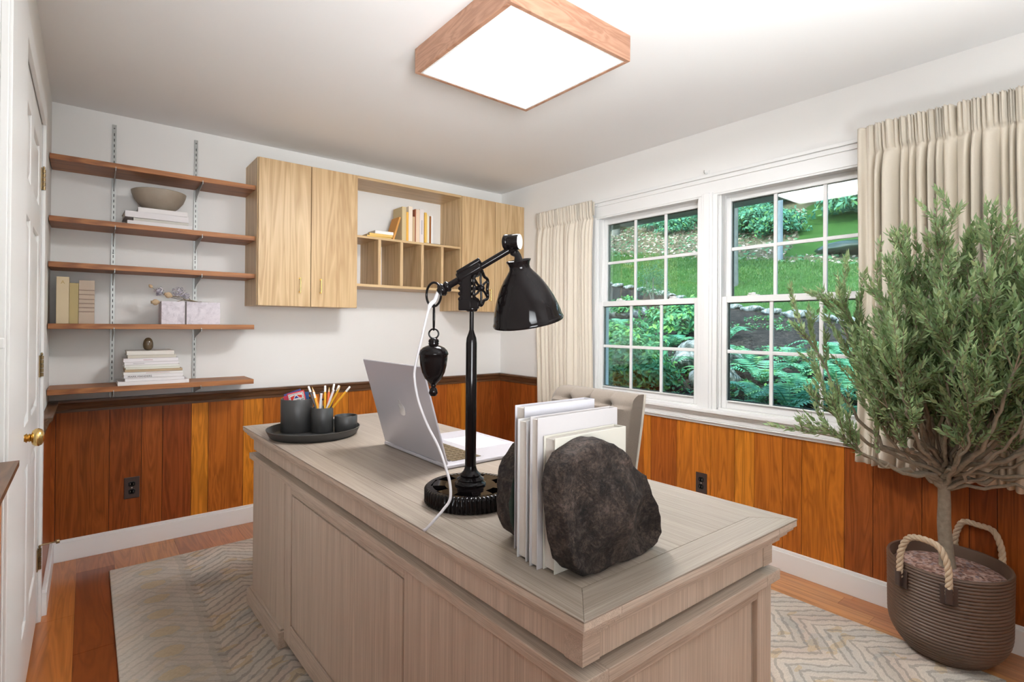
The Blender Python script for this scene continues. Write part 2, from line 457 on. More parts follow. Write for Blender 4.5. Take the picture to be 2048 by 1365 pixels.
def rug_mat():
    k = NT('wool_rug')
    v = k.coord()
    wob = k.noise(v, 16, 3, 0.6)
    sx = k.n('ShaderNodeSeparateXYZ'); k.l(v, sx.inputs[0])
    x = k.math('ADD', sx.outputs[0], k.math('MULTIPLY', k.math('SUBTRACT', wob, 0.5), 0.035))
    y = k.math('ADD', sx.outputs[1], k.math('MULTIPLY', k.math('SUBTRACT', k.noise(v, 21, 3, 0.6), 0.5), 0.045))
    # columns of nested chevrons
    cx = k.math('FRACT', k.math('DIVIDE', k.math('ADD', x, -0.06), 0.36))
    tri = k.math('ABSOLUTE', k.math('SUBTRACT', cx, 0.5))
    ph = k.math('ADD', k.math('DIVIDE', y, 0.34), k.math('MULTIPLY', tri, 0.9))
    big = k.math('FRACT', ph)
    fine = k.math('FRACT', k.math('MULTIPLY', ph, 7.0))
    line = k.math('LESS_THAN', fine, 0.30)
    patch = k.noise(v, 5.0, 3, 0.6)
    base = k.ramp(big, [(0.0, (0.52, 0.455, 0.385)), (0.3, (0.66, 0.585, 0.50)), (0.5, (0.56, 0.52, 0.46)), (0.7, (0.68, 0.595, 0.50)), (0.9, (0.60, 0.50, 0.42))])
    gold = k.math('GREATER_THAN', k.noise(k.coord((2.4, 4.5, 1)), 3.2, 2, 0.4), 0.60)
    c = k.mix(k.math('MULTIPLY', gold, 0.55), base, (0.56, 0.41, 0.22))
    blue = k.math('GREATER_THAN', patch, 0.60)
    c = k.mix(k.math('MULTIPLY', blue, 0.45), c, (0.40, 0.40, 0.38))
    c = k.mix(k.math('MULTIPLY', line, 0.5), c, (0.24, 0.215, 0.19))
    # spotted border and stripe
    inb = k.math('LESS_THAN', x, 0.40)
    c = k.mix(k.math('MULTIPLY', inb, 0.6), c, (0.56, 0.50, 0.43))
    ex = k.math('DIVIDE', k.math('SUBTRACT', x, 0.26), 0.050)
    ey = k.math('DIVIDE', k.math('MULTIPLY', k.math('SUBTRACT', k.math('FRACT', k.math('DIVIDE', y, 0.165)), 0.5), 0.165), 0.034)
    sd = k.math('ADD', k.math('MULTIPLY', ex, ex), k.math('MULTIPLY', ey, ey))
    c = k.mix(k.math('MULTIPLY', k.math('LESS_THAN', sd, 2.2), 0.4), c, (0.42, 0.39, 0.34))
    c = k.mix(k.math('MULTIPLY', k.math('LESS_THAN', sd, 1.0), 0.6), c, (0.60, 0.46, 0.27))
    bd = k.math('LESS_THAN', k.math('ABSOLUTE', k.math('SUBTRACT', x, 0.40)), 0.022)
    c = k.mix(k.math('MULTIPLY', bd, 0.3), c, (0.34, 0.32, 0.28))
    pile = k.noise(k.coord((26, 90, 20)), 3.0, 3, 0.7)
    c = k.mix(0.75, c, k.ramp(pile, [(0.28, 0.72), (0.72, 1.0)]), 'MULTIPLY')
    k.l(c, k.b.inputs['Base Color']); k.b.inputs['Roughness'].default_value = 0.95
    k.b.inputs['Specular IOR Level'].default_value = 0.1
    k.bump(pile, 0.6, 0.006)
    return k.m
M['rug'] = rug_mat()

def ground_mat():
    k = NT('hillside_ground')
    v = k.coord()
    n1 = k.noise(v, 9, 5, 0.7); n2 = k.noise(v, 1.3, 4, 0.6); n3 = k.noise(v, 42, 3, 0.7)
    at = k.n('ShaderNodeVertexColor', layer_name='zone')
    sp = k.n('ShaderNodeSeparateColor'); k.l(at.outputs[0], sp.inputs[0])
    mulch = k.ramp(k.math('ADD', k.math('MULTIPLY', n3, 0.5), k.math('MULTIPLY', n1, 0.5)), [(0.36, (0.008, 0.007, 0.007)), (0.5, (0.035, 0.028, 0.026)), (0.60, (0.10, 0.08, 0.068)), (0.70, (0.20, 0.16, 0.13))])
    lawn = k.ramp(k.math('ADD', k.math('MULTIPLY', n3, 0.6), k.math('MULTIPLY', n2, 0.4)), [(0.32, (0.022, 0.06, 0.014)), (0.5, (0.05, 0.125, 0.025)), (0.8, (0.12, 0.22, 0.06))])
    litter = k.ramp(k.math('ADD', k.math('MULTIPLY', n1, 0.6), k.math('MULTIPLY', n3, 0.4)), [(0.3, (0.05, 0.05, 0.03)), (0.5, (0.16, 0.13, 0.085)), (0.62, (0.10, 0.17, 0.07)), (0.75, (0.30, 0.235, 0.19))])
    def edge(s): return k.math('GREATER_THAN', k.math('ADD', s, k.math('MULTIPLY', k.math('SUBTRACT', n1, 0.5), 0.5)), 0.5)
    c = k.mix(edge(sp.outputs[0]), mulch, lawn)
    c = k.mix(edge(sp.outputs[1]), c, litter)
    k.l(c, k.b.inputs['Base Color']); k.b.inputs['Roughness'].default_value = 0.95
    k.b.inputs['Specular IOR Level'].default_value = 0.1
    k.bump(n3, 0.9, 0.05)
    return k.m
M['ground'] = ground_mat()

# ================================================================== the room
W, D, XL, H, YF = 2.86, 3.697, -0.152, 2.44, -0.75
# floor boards run along the window wall
mb = MB(); x = XL - 0.02
edges = [-0.185, -0.03, 0.125, 0.26, 0.41, 0.575, 0.74]
while edges[-1] < W + 0.02: edges.append(edges[-1] + random.choice((0.085, 0.11, 0.135, 0.15)))
ftone = [(0.44, 0.15, 0.035), (0.40, 0.125, 0.03), (0.22, 0.055, 0.013), (0.50, 0.20, 0.06), (0.40, 0.135, 0.04), (0.46, 0.16, 0.05), (0.50, 0.21, 0.07), (0.33, 0.09, 0.03)]
for i in range(len(edges) - 1):
    y = YF
    first = True
    while y < D:
        L = random.uniform(0.9, 1.7)
        if i == 2 and y < 2.6 < y + L: L = 2.62 - y
        if i == 1 and y < 3.46 < y + L: L = 3.46 - y
        y2 = min(D, y + L)
        t = ftone[i] if i < 6 else random.choice(((0.50, 0.21, 0.075), (0.56, 0.255, 0.09), (0.45, 0.17, 0.055), (0.52, 0.22, 0.085)))
        if i == 1: t = (0.23, 0.058, 0.014) if y2 < 3.5 else (0.38, 0.13, 0.045)  # far end paler: reflection near the baseboard put into the board tone
        if i == 2: t = (0.52, 0.19, 0.035) if y2 < 2.65 else (0.50, 0.20, 0.075)
        mb.box(edges[i] + 0.0005, edges[i + 1] - 0.0005, y + 0.0005, y2 - 0.0005, -0.02, 0, t)
        y = y2
mb.box(XL - 0.12, W + 0.12, YF - 0.1, D + 0.1, -0.08, -0.004, (0.03, 0.02, 0.015))
P('floor', mb, M['floor'], kind='structure')
mb = MB().box(XL - 0.12, W + 0.30, YF - 0.1, D + 0.1, H, H + 0.12)
P('ceiling', mb, M['ceil'], kind='structure')
wall_back = P('wall_back', MB().box(XL - 0.12, W + 0.12, D, D + 0.1, 0, H), M['wall'], kind='structure')
P('wall_front', MB().box(XL - 0.12, W + 0.12, YF - 0.1, YF, 0, H), M['wall'], kind='structure')
DY0, DY1, DZ1 = 2.06, 2.985, 2.112
mb = MB().box(XL - 0.1, XL, YF, DY0, 0, H).box(XL - 0.1, XL, DY1, D, 0, H).box(XL - 0.1, XL, DY0, DY1, DZ1, H)
mb.box(XL - 0.1, XL - 0.055, DY0, DY1, 0, DZ1)
wall_left = P('wall_left', mb, M['wall'], kind='structure')
WZ0, WZ1 = 0.79, 2.055
WY = ((1.745, 2.575), (0.785, 1.635))
mb = MB()
mb.box(W, W + 0.13, YF, 0.785, 0, H).box(W, W + 0.13, 2.575, D, 0, H)
mb.box(W, W + 0.13, 0.785, 2.575, 0, WZ0).box(W, W + 0.13, 0.785, 2.575, WZ1, H).box(W, W + 0.13, 1.635, 1.745, WZ0, WZ1)
wall_right = P('wall_right', mb, M['wall'], kind='structure')
P('panelling', MB().box(W + 0.13, W + 0.15, YF, D, -0.4, WZ0 - 0.02).box(W + 0.13, W + 0.15, YF, 0.74, 0.7, 2.14).box(W + 0.13, W + 0.15, 2.62, D, 0.7, 2.14), M['siding'], wall_right, label='outside face of the window wall')

# wainscot planks (one mesh per wall, child of its wall)
BR, RD, OR, MI, DK = (0.30, 0.078, 0.014), (0.34, 0.085, 0.016), (0.66, 0.23, 0.022), (0.50, 0.145, 0.018), (0.20, 0.045, 0.010)
def planks(mb, cuts, tones, put, z0, z1):
    for (a, b), t in zip(zip(cuts[:-1], cuts[1:]), tones):
        put(mb, a + 0.0012, b - 0.0012, z0, z1, t)
bc = [XL, -0.122, 0.105, 0.251, 0.352, 0.497, 0.587, 0.783, 0.90, 1.04, 1.18, 1.36, 1.47, 1.62, 1.80, 1.95, 2.12, 2.30, 2.44, 2.49, 2.62, 2.75, W]
bt = [RD, BR, (0.28, 0.068, 0.013), RD, (0.29, 0.066, 0.014), OR, (0.46, 0.13, 0.017), OR, MI, OR, MI, OR, (0.52, 0.155, 0.02), MI, OR, MI, (0.42, 0.11, 0.016), MI, OR, (0.38, 0.095, 0.015), BR, (0.31, 0.075, 0.014)]
mb = MB(); planks(mb, bc, bt, lambda m, a, b, z0, z1, t: m.box(a, b, D - 0.013, D + 0.001, z0, z1, t), 0.05, 0.80)
mb.box(XL, W, D - 0.006, D + 0.001, 0.05, 0.80, (0.03, 0.012, 0.006))
P('wainscot', mb, M['panel'], wall_back)
rc = [-0.75, -0.5, -0.3, -0.12, 0.05, 0.22, 0.416, 0.502, 0.661, 0.845, 0.964, 1.158, 1.253, 1.404, 1.516, 1.663, 1.891, 2.084, 2.139, 2.30, 2.45, 2.62, 2.80, 2.97, 3.12, 3.22, 3.40, 3.55, 3.685]
rt = [BR, MI, BR, RD, BR, BR, (0.26, 0.06, 0.012), RD, (0.33, 0.08, 0.014), RD, (0.56, 0.17, 0.018), MI, (0.52, 0.155, 0.018), OR, (0.56, 0.175, 0.018), (0.60, 0.19, 0.02), (0.44, 0.115, 0.016), (0.62, 0.20, 0.02), MI, OR, MI, OR, MI, RD, BR, (0.34, 0.085, 0.015), BR, (0.31, 0.075, 0.014)]
mb = MB(); planks(mb, rc, rt, lambda m, a, b, z0, z1, t: m.box(W - 0.013, W + 0.001, a, b, z0, z1, t), 0.05, 0.785)
mb.box(W - 0.006, W + 0.001, YF, D - 0.013, 0.05, 0.785, (0.03, 0.012, 0.006))
P('wainscot', mb, M['panel'], wall_right)
lc = [-0.75, -0.5, -0.25, 0.0, 0.25, 0.45, 0.7, 0.95, 1.15, 1.3, 1.45, 1.595]
mb = MB(); planks(mb, lc, [BR, MI, RD] * 4, lambda m, a, b, z0, z1, t: m.box(XL - 0.001, XL + 0.011, a, b, z0, z1, t), 0.05, 0.90)
mb.box(XL - 0.001, XL + 0.011, 3.06, D - 0.013, 0.05, 0.79, RD)
P('wainscot', mb, M['panel'], wall_left)

# baseboards
def skirt(name, pts, mat):
    P(name, pts, mat, kind='structure', bevel=0.0015)
mb = MB().box(XL + 0.0, W, D - 0.03, D - 0.013, 0, 0.098).box(XL, W, D - 0.025, D - 0.013, 0.098, 0.112)
skirt('baseboard_back', mb, M['trim'])
mb = MB().box(W - 0.03, W - 0.013, YF, D - 0.03, 0, 0.098).box(W - 0.025, W - 0.013, YF, D - 0.03, 0.098, 0.112)
skirt('baseboard_right', mb, M['trim'])
mb = MB().box(XL + 0.011, XL + 0.028, 3.04, D - 0.03, 0, 0.098).box(XL + 0.011, XL + 0.023, 3.04, D - 0.03, 0.098, 0.112).box(XL + 0.011, XL + 0.022, YF, 1.595, 0, 0.11)
skirt('baseboard_left', mb, M['trim'])
# chair rails
def railprof(z1, d):   # (depth from wall, z)
    return [(0.0, z1), (d, z1), (d, z1 - 0.012), (d * 0.75, z1 - 0.022), (d * 0.55, z1 - 0.045), (d * 0.42, z1 - 0.052), (d * 0.42, z1 - 0.066), (0.0, z1 - 0.066)]
Mback = Matrix(((0, 0, 1), (-1, 0, 0), (0, 1, 0)))
def rail_run(name, a, b, where, mat, z1=0.854, d=0.045):
    pr = railprof(z1, d)
    if where == 'back': vs = lambda t: [(t, D - p[0], p[1]) for p in pr]
    elif where == 'right': vs = lambda t: [(W - p[0], t, p[1]) for p in pr]
    else: vs = lambda t: [(XL + p[0], t, p[1]) for p in pr]
    n = len(pr)
    m = MB().add(vs(a) + vs(b), [tuple(range(n)), tuple(range(2 * n - 1, n - 1, -1))] + [(i, n + i, n + (i + 1) % n, (i + 1) % n) for i in range(n)])
    return m
P('trim_1', rail_run('', XL, W, 'back', M['rail']), M['rail'], kind='structure')
P('trim_2', rail_run('', 2.625, D, 'right', M['raily']), M['raily'], kind='structure')
P('trim_3', rail_run('', YF, 0.735, 'right', M['raily']), M['raily'], kind='structure')
P('trim_4', rail_run('', YF, 1.592, 'left', M['raily'], 0.963, 0.039), M['raily'], kind='structure')
P('trim_5', rail_run('', 3.05, D, 'left', M['raily'], 0.852, 0.04), M['raily'], kind='structure')

# ------------------------------------------------------------------ window stool and apron
mb = MB()
mb.box(W - 0.055, W + 0.02, 0.70, 2.66, 0.772, 0.792)
mb.box(W - 0.042, W, 0.72, 2.64, 0.757, 0.772).box(W - 0.034, W, 0.73, 2.63, 0.748, 0.757).box(W - 0.028, W, 0.735, 2.625, 0.722, 0.748)
mb.box(W - 0.034, W, 0.735, 2.625, 0.715, 0.722).box(W - 0.022, W, 0.735, 2.625, 0.698, 0.715)
P('trim_6', mb, M['trim'], kind='structure', bevel=0.003)
# head casing and mullion casing
mb = MB()
for x0, z0, z1 in ((0.016, 2.05, 2.15), (0.024, 2.125, 2.15), (0.012, 2.04, 2.06)):
    mb.box(W - x0, W, 0.70, 2.66, z0, z1)
mb.box(W - 0.036, W, 0.69, 2.67, 2.15, 2.168)
for a, b in ((2.565, 2.645), (0.715, 0.795)):
    mb.box(W - 0.016, W, a, b, 0.79, 2.05)
mb.box(W - 0.024, W, 2.62, 2.645, 0.79, 2.15).box(W - 0.024, W, 0.715, 0.74, 0.79, 2.15)
mb.box(W - 0.014, W, 1.628, 1.752, 0.79, 2.05).box(W - 0.022, W, 1.655, 1.725, 0.79, 2.06).box(W - 0.027, W, 1.672, 1.708, 0.79, 2.06)
P('trim_7', mb, M['trim'], kind='structure', bevel=0.002)

def window(i, y0, y1, label):
    t = thing('window_%d' % i, label, 'window', (W, (y0 + y1) / 2, WZ0), kind='structure')
    jm = MB()
    for a, b in ((y0, y0 + 0.012), (y1 - 0.012, y1)):
        jm.box(W, W + 0.13, a, b, WZ0, WZ1)
    jm.box(W, W + 0.13, y0, y1, WZ1 - 0.01, WZ1).box(W, W + 0.15, y0, y1, WZ0, WZ0 + 0.012)
    for a, b in ((y0 + 0.012, y0 + 0.022), (y1 - 0.022, y1 - 0.012)):
        jm.box(W + 0.055, W + 0.063, a, b, WZ0, WZ1).box(W + 0.005, W + 0.017, a, b, WZ0, WZ1)
    P('frame', jm, M['trim'], t, bevel=0.001)
    def sash(name, x, za, zb, rail_b, rail_t):
        a, b = y0 + 0.014, y1 - 0.014
        st = 0.036
        m = MB().box(x, x + 0.032, a, a + st, za, zb).box(x, x + 0.032, b - st, b, za, zb)
        m.box(x, x + 0.032, a + st, b - st, za, za + rail_b).box(x, x + 0.032, a + st, b - st, zb - rail_t, zb)
        # small glazing step
        g0, g1, h0, h1 = a + st, b - st, za + rail_b, zb - rail_t
        s = P(name, m, M['trim'], t, bevel=0.003)
        bead = MB().box(x + 0.022, x + 0.03, g0 - 0.003, g0 + 0.006, h0, h1).box(x + 0.022, x + 0.03, g1 - 0.006, g1 + 0.003, h0, h1)
        bead.box(x + 0.022, x + 0.03, g0, g1, h0 - 0.003, h0 + 0.005).box(x + 0.022, x + 0.03, g0, g1, h1 - 0.005, h1 + 0.003)
        P('glazing_seal', bead, M['dark'], s)
        P('pane', MB().box(x + 0.0145, x + 0.0175, g0 - 0.004, g1 + 0.004, h0 - 0.004, h1 + 0.004), M['glass'], s)
        w = (g1 - g0) / 3
        for kk in (1, 2):
            c = g0 + w * kk
            P('muntin', MB().box(x + 0.009, x + 0.0225, c - 0.010, c + 0.010, h0 - 0.002, h1 + 0.002), M['trim'], s, bevel=0.003)
        c = (h0 + h1) / 2
        P('muntin', MB().box(x + 0.0095, x + 0.022, g0 - 0.002, g1 + 0.002, c - 0.010, c + 0.010), M['trim'], s, bevel=0.003)
        return s
    up = sash('upper_sash', W + 0.062, 1.415, WZ1 - 0.01, 0.034, 0.04)
    lo = sash('lower_sash', W + 0.018, WZ0 + 0.012, 1.449, 0.046, 0.036)
    P('sash_lift', MB().box(W + 0.006, W + 0.018, y0 + 0.05, y1 - 0.06, WZ0 + 0.053, WZ0 + 0.060), M['trim'], lo, bevel=0.002)
    for c in (y0 + 0.2, y1 - 0.2):
        m = MB().box(W + 0.018, W + 0.05, c - 0.028, c + 0.028, 1.449, 1.455)
        m.lathe([(0.011, 0), (0.012, 0.008), (0.006, 0.012)], (W + 0.034, c, 1.455), 14).box(W + 0.02, W + 0.046, c - 0.006, c + 0.024, 1.458, 1.464)
        P('sash_lock', m, M['trim'], lo, bevel=0.001)
window(1, *WY[0], 'white double hung window nearer the far corner, six panes per sash')
window(2, *WY[1], 'white double hung window beside the potted olive tree, right half behind curtain')

# ------------------------------------------------------------------ door in the left wall
door = thing('door_1', 'white six panel door closed in the left wall with brass knob', 'door', (XL, (DY0 + DY1) / 2, 0), kind='structure')
x0 = XL - 0.002
mb = MB()
yA, yB = DY0 + 0.004, DY1 - 0.004
mb.box(x0 - 0.035, x0 - 0.010, yA, yB, 0.012, DZ1 - 0.004)
pw = (yB - yA - 3 * 0.115) / 2
rows = [(0.24, 0.78), (0.93, 1.62), (1.745, 1.985)]
for a, b in ((yA, yA + 0.115), (yA + 0.115 + pw, yB - 0.115 - pw), (yB - 0.115, yB)):
    mb.box(x0 - 0.012, x0, a, b, 0.012, DZ1 - 0.004)
zc = 0.012
for z0, z1 in rows + [(DZ1 - 0.004, 9)]:
    for a in (yA + 0.115, yB - 0.115 - pw):
        mb.box(x0 - 0.012, x0, a, a + pw, zc, z0)
    zc = z1
P('leaf', mb, M['trim'], door, bevel=0.003)
for z0, z1 in rows:
    for a in (yA + 0.115, yB - 0.115 - pw):
        e = 0.035
        b = a + pw
        vs = [(x0 - 0.0105, a + .006, z0 + .006), (x0 - 0.0105, b - .006, z0 + .006), (x0 - 0.0105, b - .006, z1 - .006), (x0 - 0.0105, a + .006, z1 - .006),
              (x0 - 0.002, a + e, z0 + e), (x0 - 0.002, b - e, z0 + e), (x0 - 0.002, b - e, z1 - e), (x0 - 0.002, a + e, z1 - e)]
        P('raised_panel', MB().add(vs, [(4, 5, 6, 7), (0, 1, 5, 4), (1, 2, 6, 5), (2, 3, 7, 6), (3, 0, 4, 7)]), M['trim'], door)
cs = MB().box(XL, XL + 0.014, 1.60, DY0 + 0.008, 0, DZ1 + 0.07).box(XL + 0.013, XL + 0.02, 1.605, 1.64, 0, DZ1 + 0.065)
cs.box(XL, XL + 0.012, DY1 - 0.001, DY1 + 0.06, 0, DZ1 + 0.07).box(XL, XL + 0.013, DY0 + 0.008, DY1 - 0.001, DZ1 - 0.006, DZ1 + 0.07)
P('casing', cs, M['trim'], door, bevel=0.002)
Mx = basis((1, 0, 0), (0, 1, 0))
kb = MB().lathe([(0.0, 0), (0.031, 0.0), (0.033, 0.004), (0.026, 0.007), (0.012, 0.009), (0.010, 0.014), (0.014, 0.018), (0.010, 0.021), (0.013, 0.025), (0.010, 0.028)], (x0, DY0 + 0.06, 0.925), 24, Mx)
knob = P('knob_plate', kb, M['brass'], door, smooth=50)
P('knob', MB().lathe([(0.010, 0.028), (0.020, 0.031), (0.026, 0.038), (0.027, 0.045), (0.023, 0.053), (0.012, 0.058), (0.0, 0.059)], (x0, DY0 + 0.06, 0.925), 24, Mx), M['brass'], knob, smooth=50)
for z in (1.875, 1.085, 0.27):
    hb = MB().box(x0, x0 + 0.004, DY1 - 0.03, DY1 + 0.002, z - 0.045, z + 0.045)
    for kk in range(5):
        hb.cyl((x0 + 0.008, DY1, z - 0.045 + kk * 0.018 + 0.001), (x0 + 0.008, DY1, z - 0.045 + kk * 0.018 + 0.017), 0.0065, 10)
    hb.lathe([(0.0, -0.008), (0.004, -0.004), (0.005, 0), (0.004, 0.005), (0, 0.008)], (x0 + 0.008, DY1, z + 0.05), 8)
    hg = P('hinge', hb, M['abrass'], door, smooth=40)
    if z < 0.5:
        st = MB().tube([(x0 + 0.008, DY1, z + 0.056), (x0 + 0.03, DY1 + 0.005, z + 0.056), (x0 + 0.062, DY1 + 0.02, z + 0.052)], 0.003, 8)
        st.lathe([(0.0, -0.008), (0.009, -0.006), (0.009, 0.004), (0, 0.006)], (x0 + 0.066, DY1 + 0.022, z + 0.052), 12, basis((1, 0.3, 0)))
        P('hinge_stop', st, M['abrass'], hg, smooth=40)

# ------------------------------------------------------------------ ceiling light
cl = thing('ceiling_light', 'square ceiling light with wooden frame and lit prismatic lens', 'ceiling light', (1.38, 1.668, H))
a0, a1, b0, b1, zb = 1.071, 1.69, 1.345, 1.99, 2.335
m = MB().box(a0, a1, b0, b0 + 0.018, zb, H).box(a0, a1, b1 - 0.018, b1, zb, H).box(a0, a0 + 0.018, b0 + 0.018, b1 - 0.018, zb, H).box(a1 - 0.018, a1, b0 + 0.018, b1 - 0.018, zb, H)
P('wooden_frame', m, M['fixture'], cl, bevel=0.002)
m = MB().box(a0 + 0.018, a1 - 0.018, b0 + 0.018, b0 + 0.026, zb + 0.001, zb + 0.012).box(a0 + 0.018, a1 - 0.018, b1 - 0.026, b1 - 0.018, zb + 0.001, zb + 0.012)
m.box(a0 + 0.018, a0 + 0.026, b0 + 0.026, b1 - 0.026, zb + 0.001, zb + 0.012).box(a1 - 0.026, a1 - 0.018, b0 + 0.026, b1 - 0.026, zb + 0.001, zb + 0.012)
P('lens_rim', m, M['trim'], cl)
P('lens', MB().box(a0 + 0.02, a1 - 0.02, b0 + 0.02, b1 - 0.02, zb + 0.0045, zb + 0.009), M['diffuser'], cl)

# ------------------------------------------------------------------ outlets, switch
def outlet(loc, face, label):
    t = thing('wall_outlet', label, 'outlet', loc)
    c = Vector(loc)
    if face == 'y': f = lambda u, z, d: (c.x + u, c.y - d, c.z + z)
    else: f = lambda u, z, d: (c.x - d, c.y + u, c.z + z)
    def bx(m, u0, u1, z0, z1, d0, d1, tone=(1, 1, 1)):
        vs = [f(u, z, d) for d in (d0, d1) for u, z in ((u0, z0), (u1, z0), (u1, z1), (u0, z1))]
        return m.add(vs, [(0, 3, 2, 1), (4, 5, 6, 7), (0, 1, 5, 4), (1, 2, 6, 5), (2, 3, 7, 6), (3, 0, 4, 7)], tone)
    P('cover_plate', bx(MB(), -0.036, 0.036, -0.06, 0.06, 0, 0.005), M['outlet'], t, bevel=0.002)
    for zz in (0.021, -0.021):
        m = bx(MB(), -0.017, 0.017, zz - 0.010, zz + 0.010, 0.005, 0.0075)
        bx(m, -0.012, 0.012, zz - 0.0145, zz + 0.0145, 0.005, 0.0075)
        rcp = P('receptacle', m, M['dark'], t, bevel=0.001)
        m = bx(MB(), -0.0075, -0.0055, zz - 0.004, zz + 0.005, 0.0075, 0.008); bx(m, 0.0055, 0.0075, zz - 0.004, zz + 0.005, 0.0075, 0.008)
        P('slot', m, M['steel'], rcp)
    P('screw', bx(MB(), -0.003, 0.003, -0.003, 0.003, 0.005, 0.0062), M['steel'], t)
outlet((0.208, D - 0.013, 0.335), 'y', 'brown electrical outlet on the dark planks below the wall shelves')
outlet((W - 0.013, 1.72, 0.345), 'x', 'brown electrical outlet on the panelling below the windows, behind the desk')
sw = thing('light_switch', 'white light switch on the left wall beside the door casing', 'switch', (XL, 1.53, 1.225))
P('cover_plate', MB().box(XL, XL + 0.005, 1.475, 1.545, 1.165, 1.285), M['trim'], sw, bevel=0.002)
P('toggle', MB().box(XL + 0.005, XL + 0.02, 1.504, 1.516, 1.214, 1.236), M['trim'], sw, bevel=0.002)
cb = thing('curtain_bracket', 'small white curtain rod bracket above the post between the windows', 'bracket', (W, 1.70, 2.175))
m = MB().box(W - 0.004, W, 1.688, 1.712, 2.17, 2.20).box(W - 0.03, W - 0.004, 1.697, 1.703, 2.178, 2.186)
P('plate', m, M['trim'], cb, bevel=0.001)
P('hook', MB().tube([(W - 0.03, 1.70, 2.178), (W - 0.036, 1.70, 2.182), (W - 0.036, 1.70, 2.196)], 0.0025, 8), M['steel'], cb)

# ------------------------------------------------------------------ curtains
def curtain(y0, y1, z0, z1, xf, pitch, amp, flat_edge, label, seed):
    t = thing('curtain', label, 'curtain', (xf, (y0 + y1) / 2, z0), group='cream pinch pleat curtains')
    rnd = random.Random(seed)
    n = int((y1 - y0) / 0.0035)
    warp = [rnd.uniform(0, 6.28) for _ in range(4)]
    ztie = z1 - 0.125
    def depth(y, z):
        s = (y - y0)
        zz = (z1 - z) / (z1 - z0)
        ph = s + 0.010 * math.sin(s * 23 + warp[0] + zz * 0.8) + 0.008 * math.sin(s * 57 + warp[1] - zz * 0.6)
        w = math.pi * ph / pitch
        b = abs(math.sin(w)) ** 0.7
        var = 0.75 + 0.35 * math.sin(ph * 41 + warp[2])
        if z > ztie:
            k = (z - ztie) / (z1 - ztie)
            b2 = 0.55 * abs(math.sin(w)) ** 0.7 + 0.45 * abs(math.sin(3 * w))
            a = amp * (0.55 + 0.35 * k)
            d = a * b2
        else:
            k = min(1, (ztie - z) / 0.10)
            a = amp * (0.45 + 0.55 * k ** 0.7)
            d = a * b * var
        # pinch at the tie line
        d *= 1 - 0.35 * math.exp(-((z - ztie) / 0.012) ** 2)
        if flat_edge:
            e = (y1 - y)
            if e < 0.085:
                q = min(1, e / 0.085)
                d = d * q ** 2 + (1 - q ** 2) * amp * (0.35 + 0.12 * math.sin(e * 160))
        return d + 0.006 * math.sin(7 * zz + 9 * s + warp[3]) * zz
    zs = []
    for k in range(17): zs.append(z1 - 0.17 * k / 16)
    for k in range(1, 31): zs.append(z1 - 0.17 - (z1 - 0.17 - z0) * k / 30)
    def fn(u, v):
        j = int(round(v * (len(zs) - 1)))
        y = y0 + (y1 - y0) * u; z = zs[j]
        return Vector((xf - depth(y, z), y + 0.010 * math.sin(z * 2.1 + warp[0]) * (z1 - z), z))
    P('cloth_panel', MB().grid(fn, n, len(zs) - 1), M['curtain'], t, smooth=180, recalc=False, solid=0.002)
    P('heading_tape', MB().box(xf + 0.004, xf + 0.012, y0 + 0.01, y1 - 0.01, z1 - 0.10, z1 - 0.004), M['curtain'], t)
    m = MB().cyl((xf + 0.022, y0, z1 - 0.03), (xf + 0.022, y1, z1 - 0.03), 0.007, 10)
    for yy in (y0 + 0.04, y1 - 0.04): m.box(xf + 0.02, W, yy - 0.006, yy + 0.006, z1 - 0.036, z1 - 0.024)
    P('rod', m, M['trim'], t, smooth=40)
curtain(-0.12, 0.888, 0.655, 2.192, 2.795, 0.036, 0.075, True, 'long cream pleated curtain stacked beside the right window behind the olive tree', 3)
curtain(2.54, 3.135, 0.655, 2.165, 2.80, 0.033, 0.036, False, 'narrow cream pleated curtain between the far corner and the left window', 5)

# ================================================================== wall shelving
SHZ = [2.105, 1.798, 1.572, 1.265, 0.938]
SHY0 = 3.437
names5 = ['top', 'second', 'third', 'fourth', 'bottom']
lab5 = ['topmost empty brown wall shelf above the stone bowl', 'brown wall shelf holding the stone bowl on white books', 'empty brown wall shelf, third from the top, above the three upright books',
        'brown wall shelf holding three upright books and the lavender box', 'lowest brown wall shelf holding the tall stack of pale books']
for sx, lb, tops in ((0.112, 'slotted steel shelf standard screwed to the wall nearer the door', 2.379), (0.508, 'slotted steel shelf standard screwed to the wall nearer the oak cabinet', 2.383)):
    t = thing('shelf_standard', lb, 'shelf standard', (sx, D, 0.855), group='shelf standards')
    m = MB().box(sx - 0.0095, sx - 0.0075, D - 0.010, D, 0.856, tops).box(sx + 0.0075, sx + 0.0095, D - 0.010, D, 0.856, tops).box(sx - 0.0075, sx + 0.0075, D - 0.0105, D - 0.008, 0.856, tops)
    z = 0.89
    while z < tops - 0.06:
        m.box(sx - 0.0018, sx + 0.0018, D - 0.0112, D - 0.0104, z, z + 0.016, (0.02, 0.02, 0.02)); z += 0.031
    P('channel', m, M['steel'], t)
    for z in (tops - 0.02, 1.66, 1.05):
        P('screw', MB().lathe([(0.004, 0), (0.003, 0.002), (0, 0.0025)], (sx, D - 0.0105, z), 10, basis((0, -1, 0)), (0.3, 0.3, 0.3)), M['steel'], t)
for zt, lb in zip(SHZ, lab5):
    th = 0.027
    P('wall_shelf', MB().box(-0.149, 0.785, SHY0, D - 0.012, zt - th, zt), M['shelf'], None, lb, 'shelf', 'brown wall shelves', bevel=0.0015)
side = ['left', 'right']
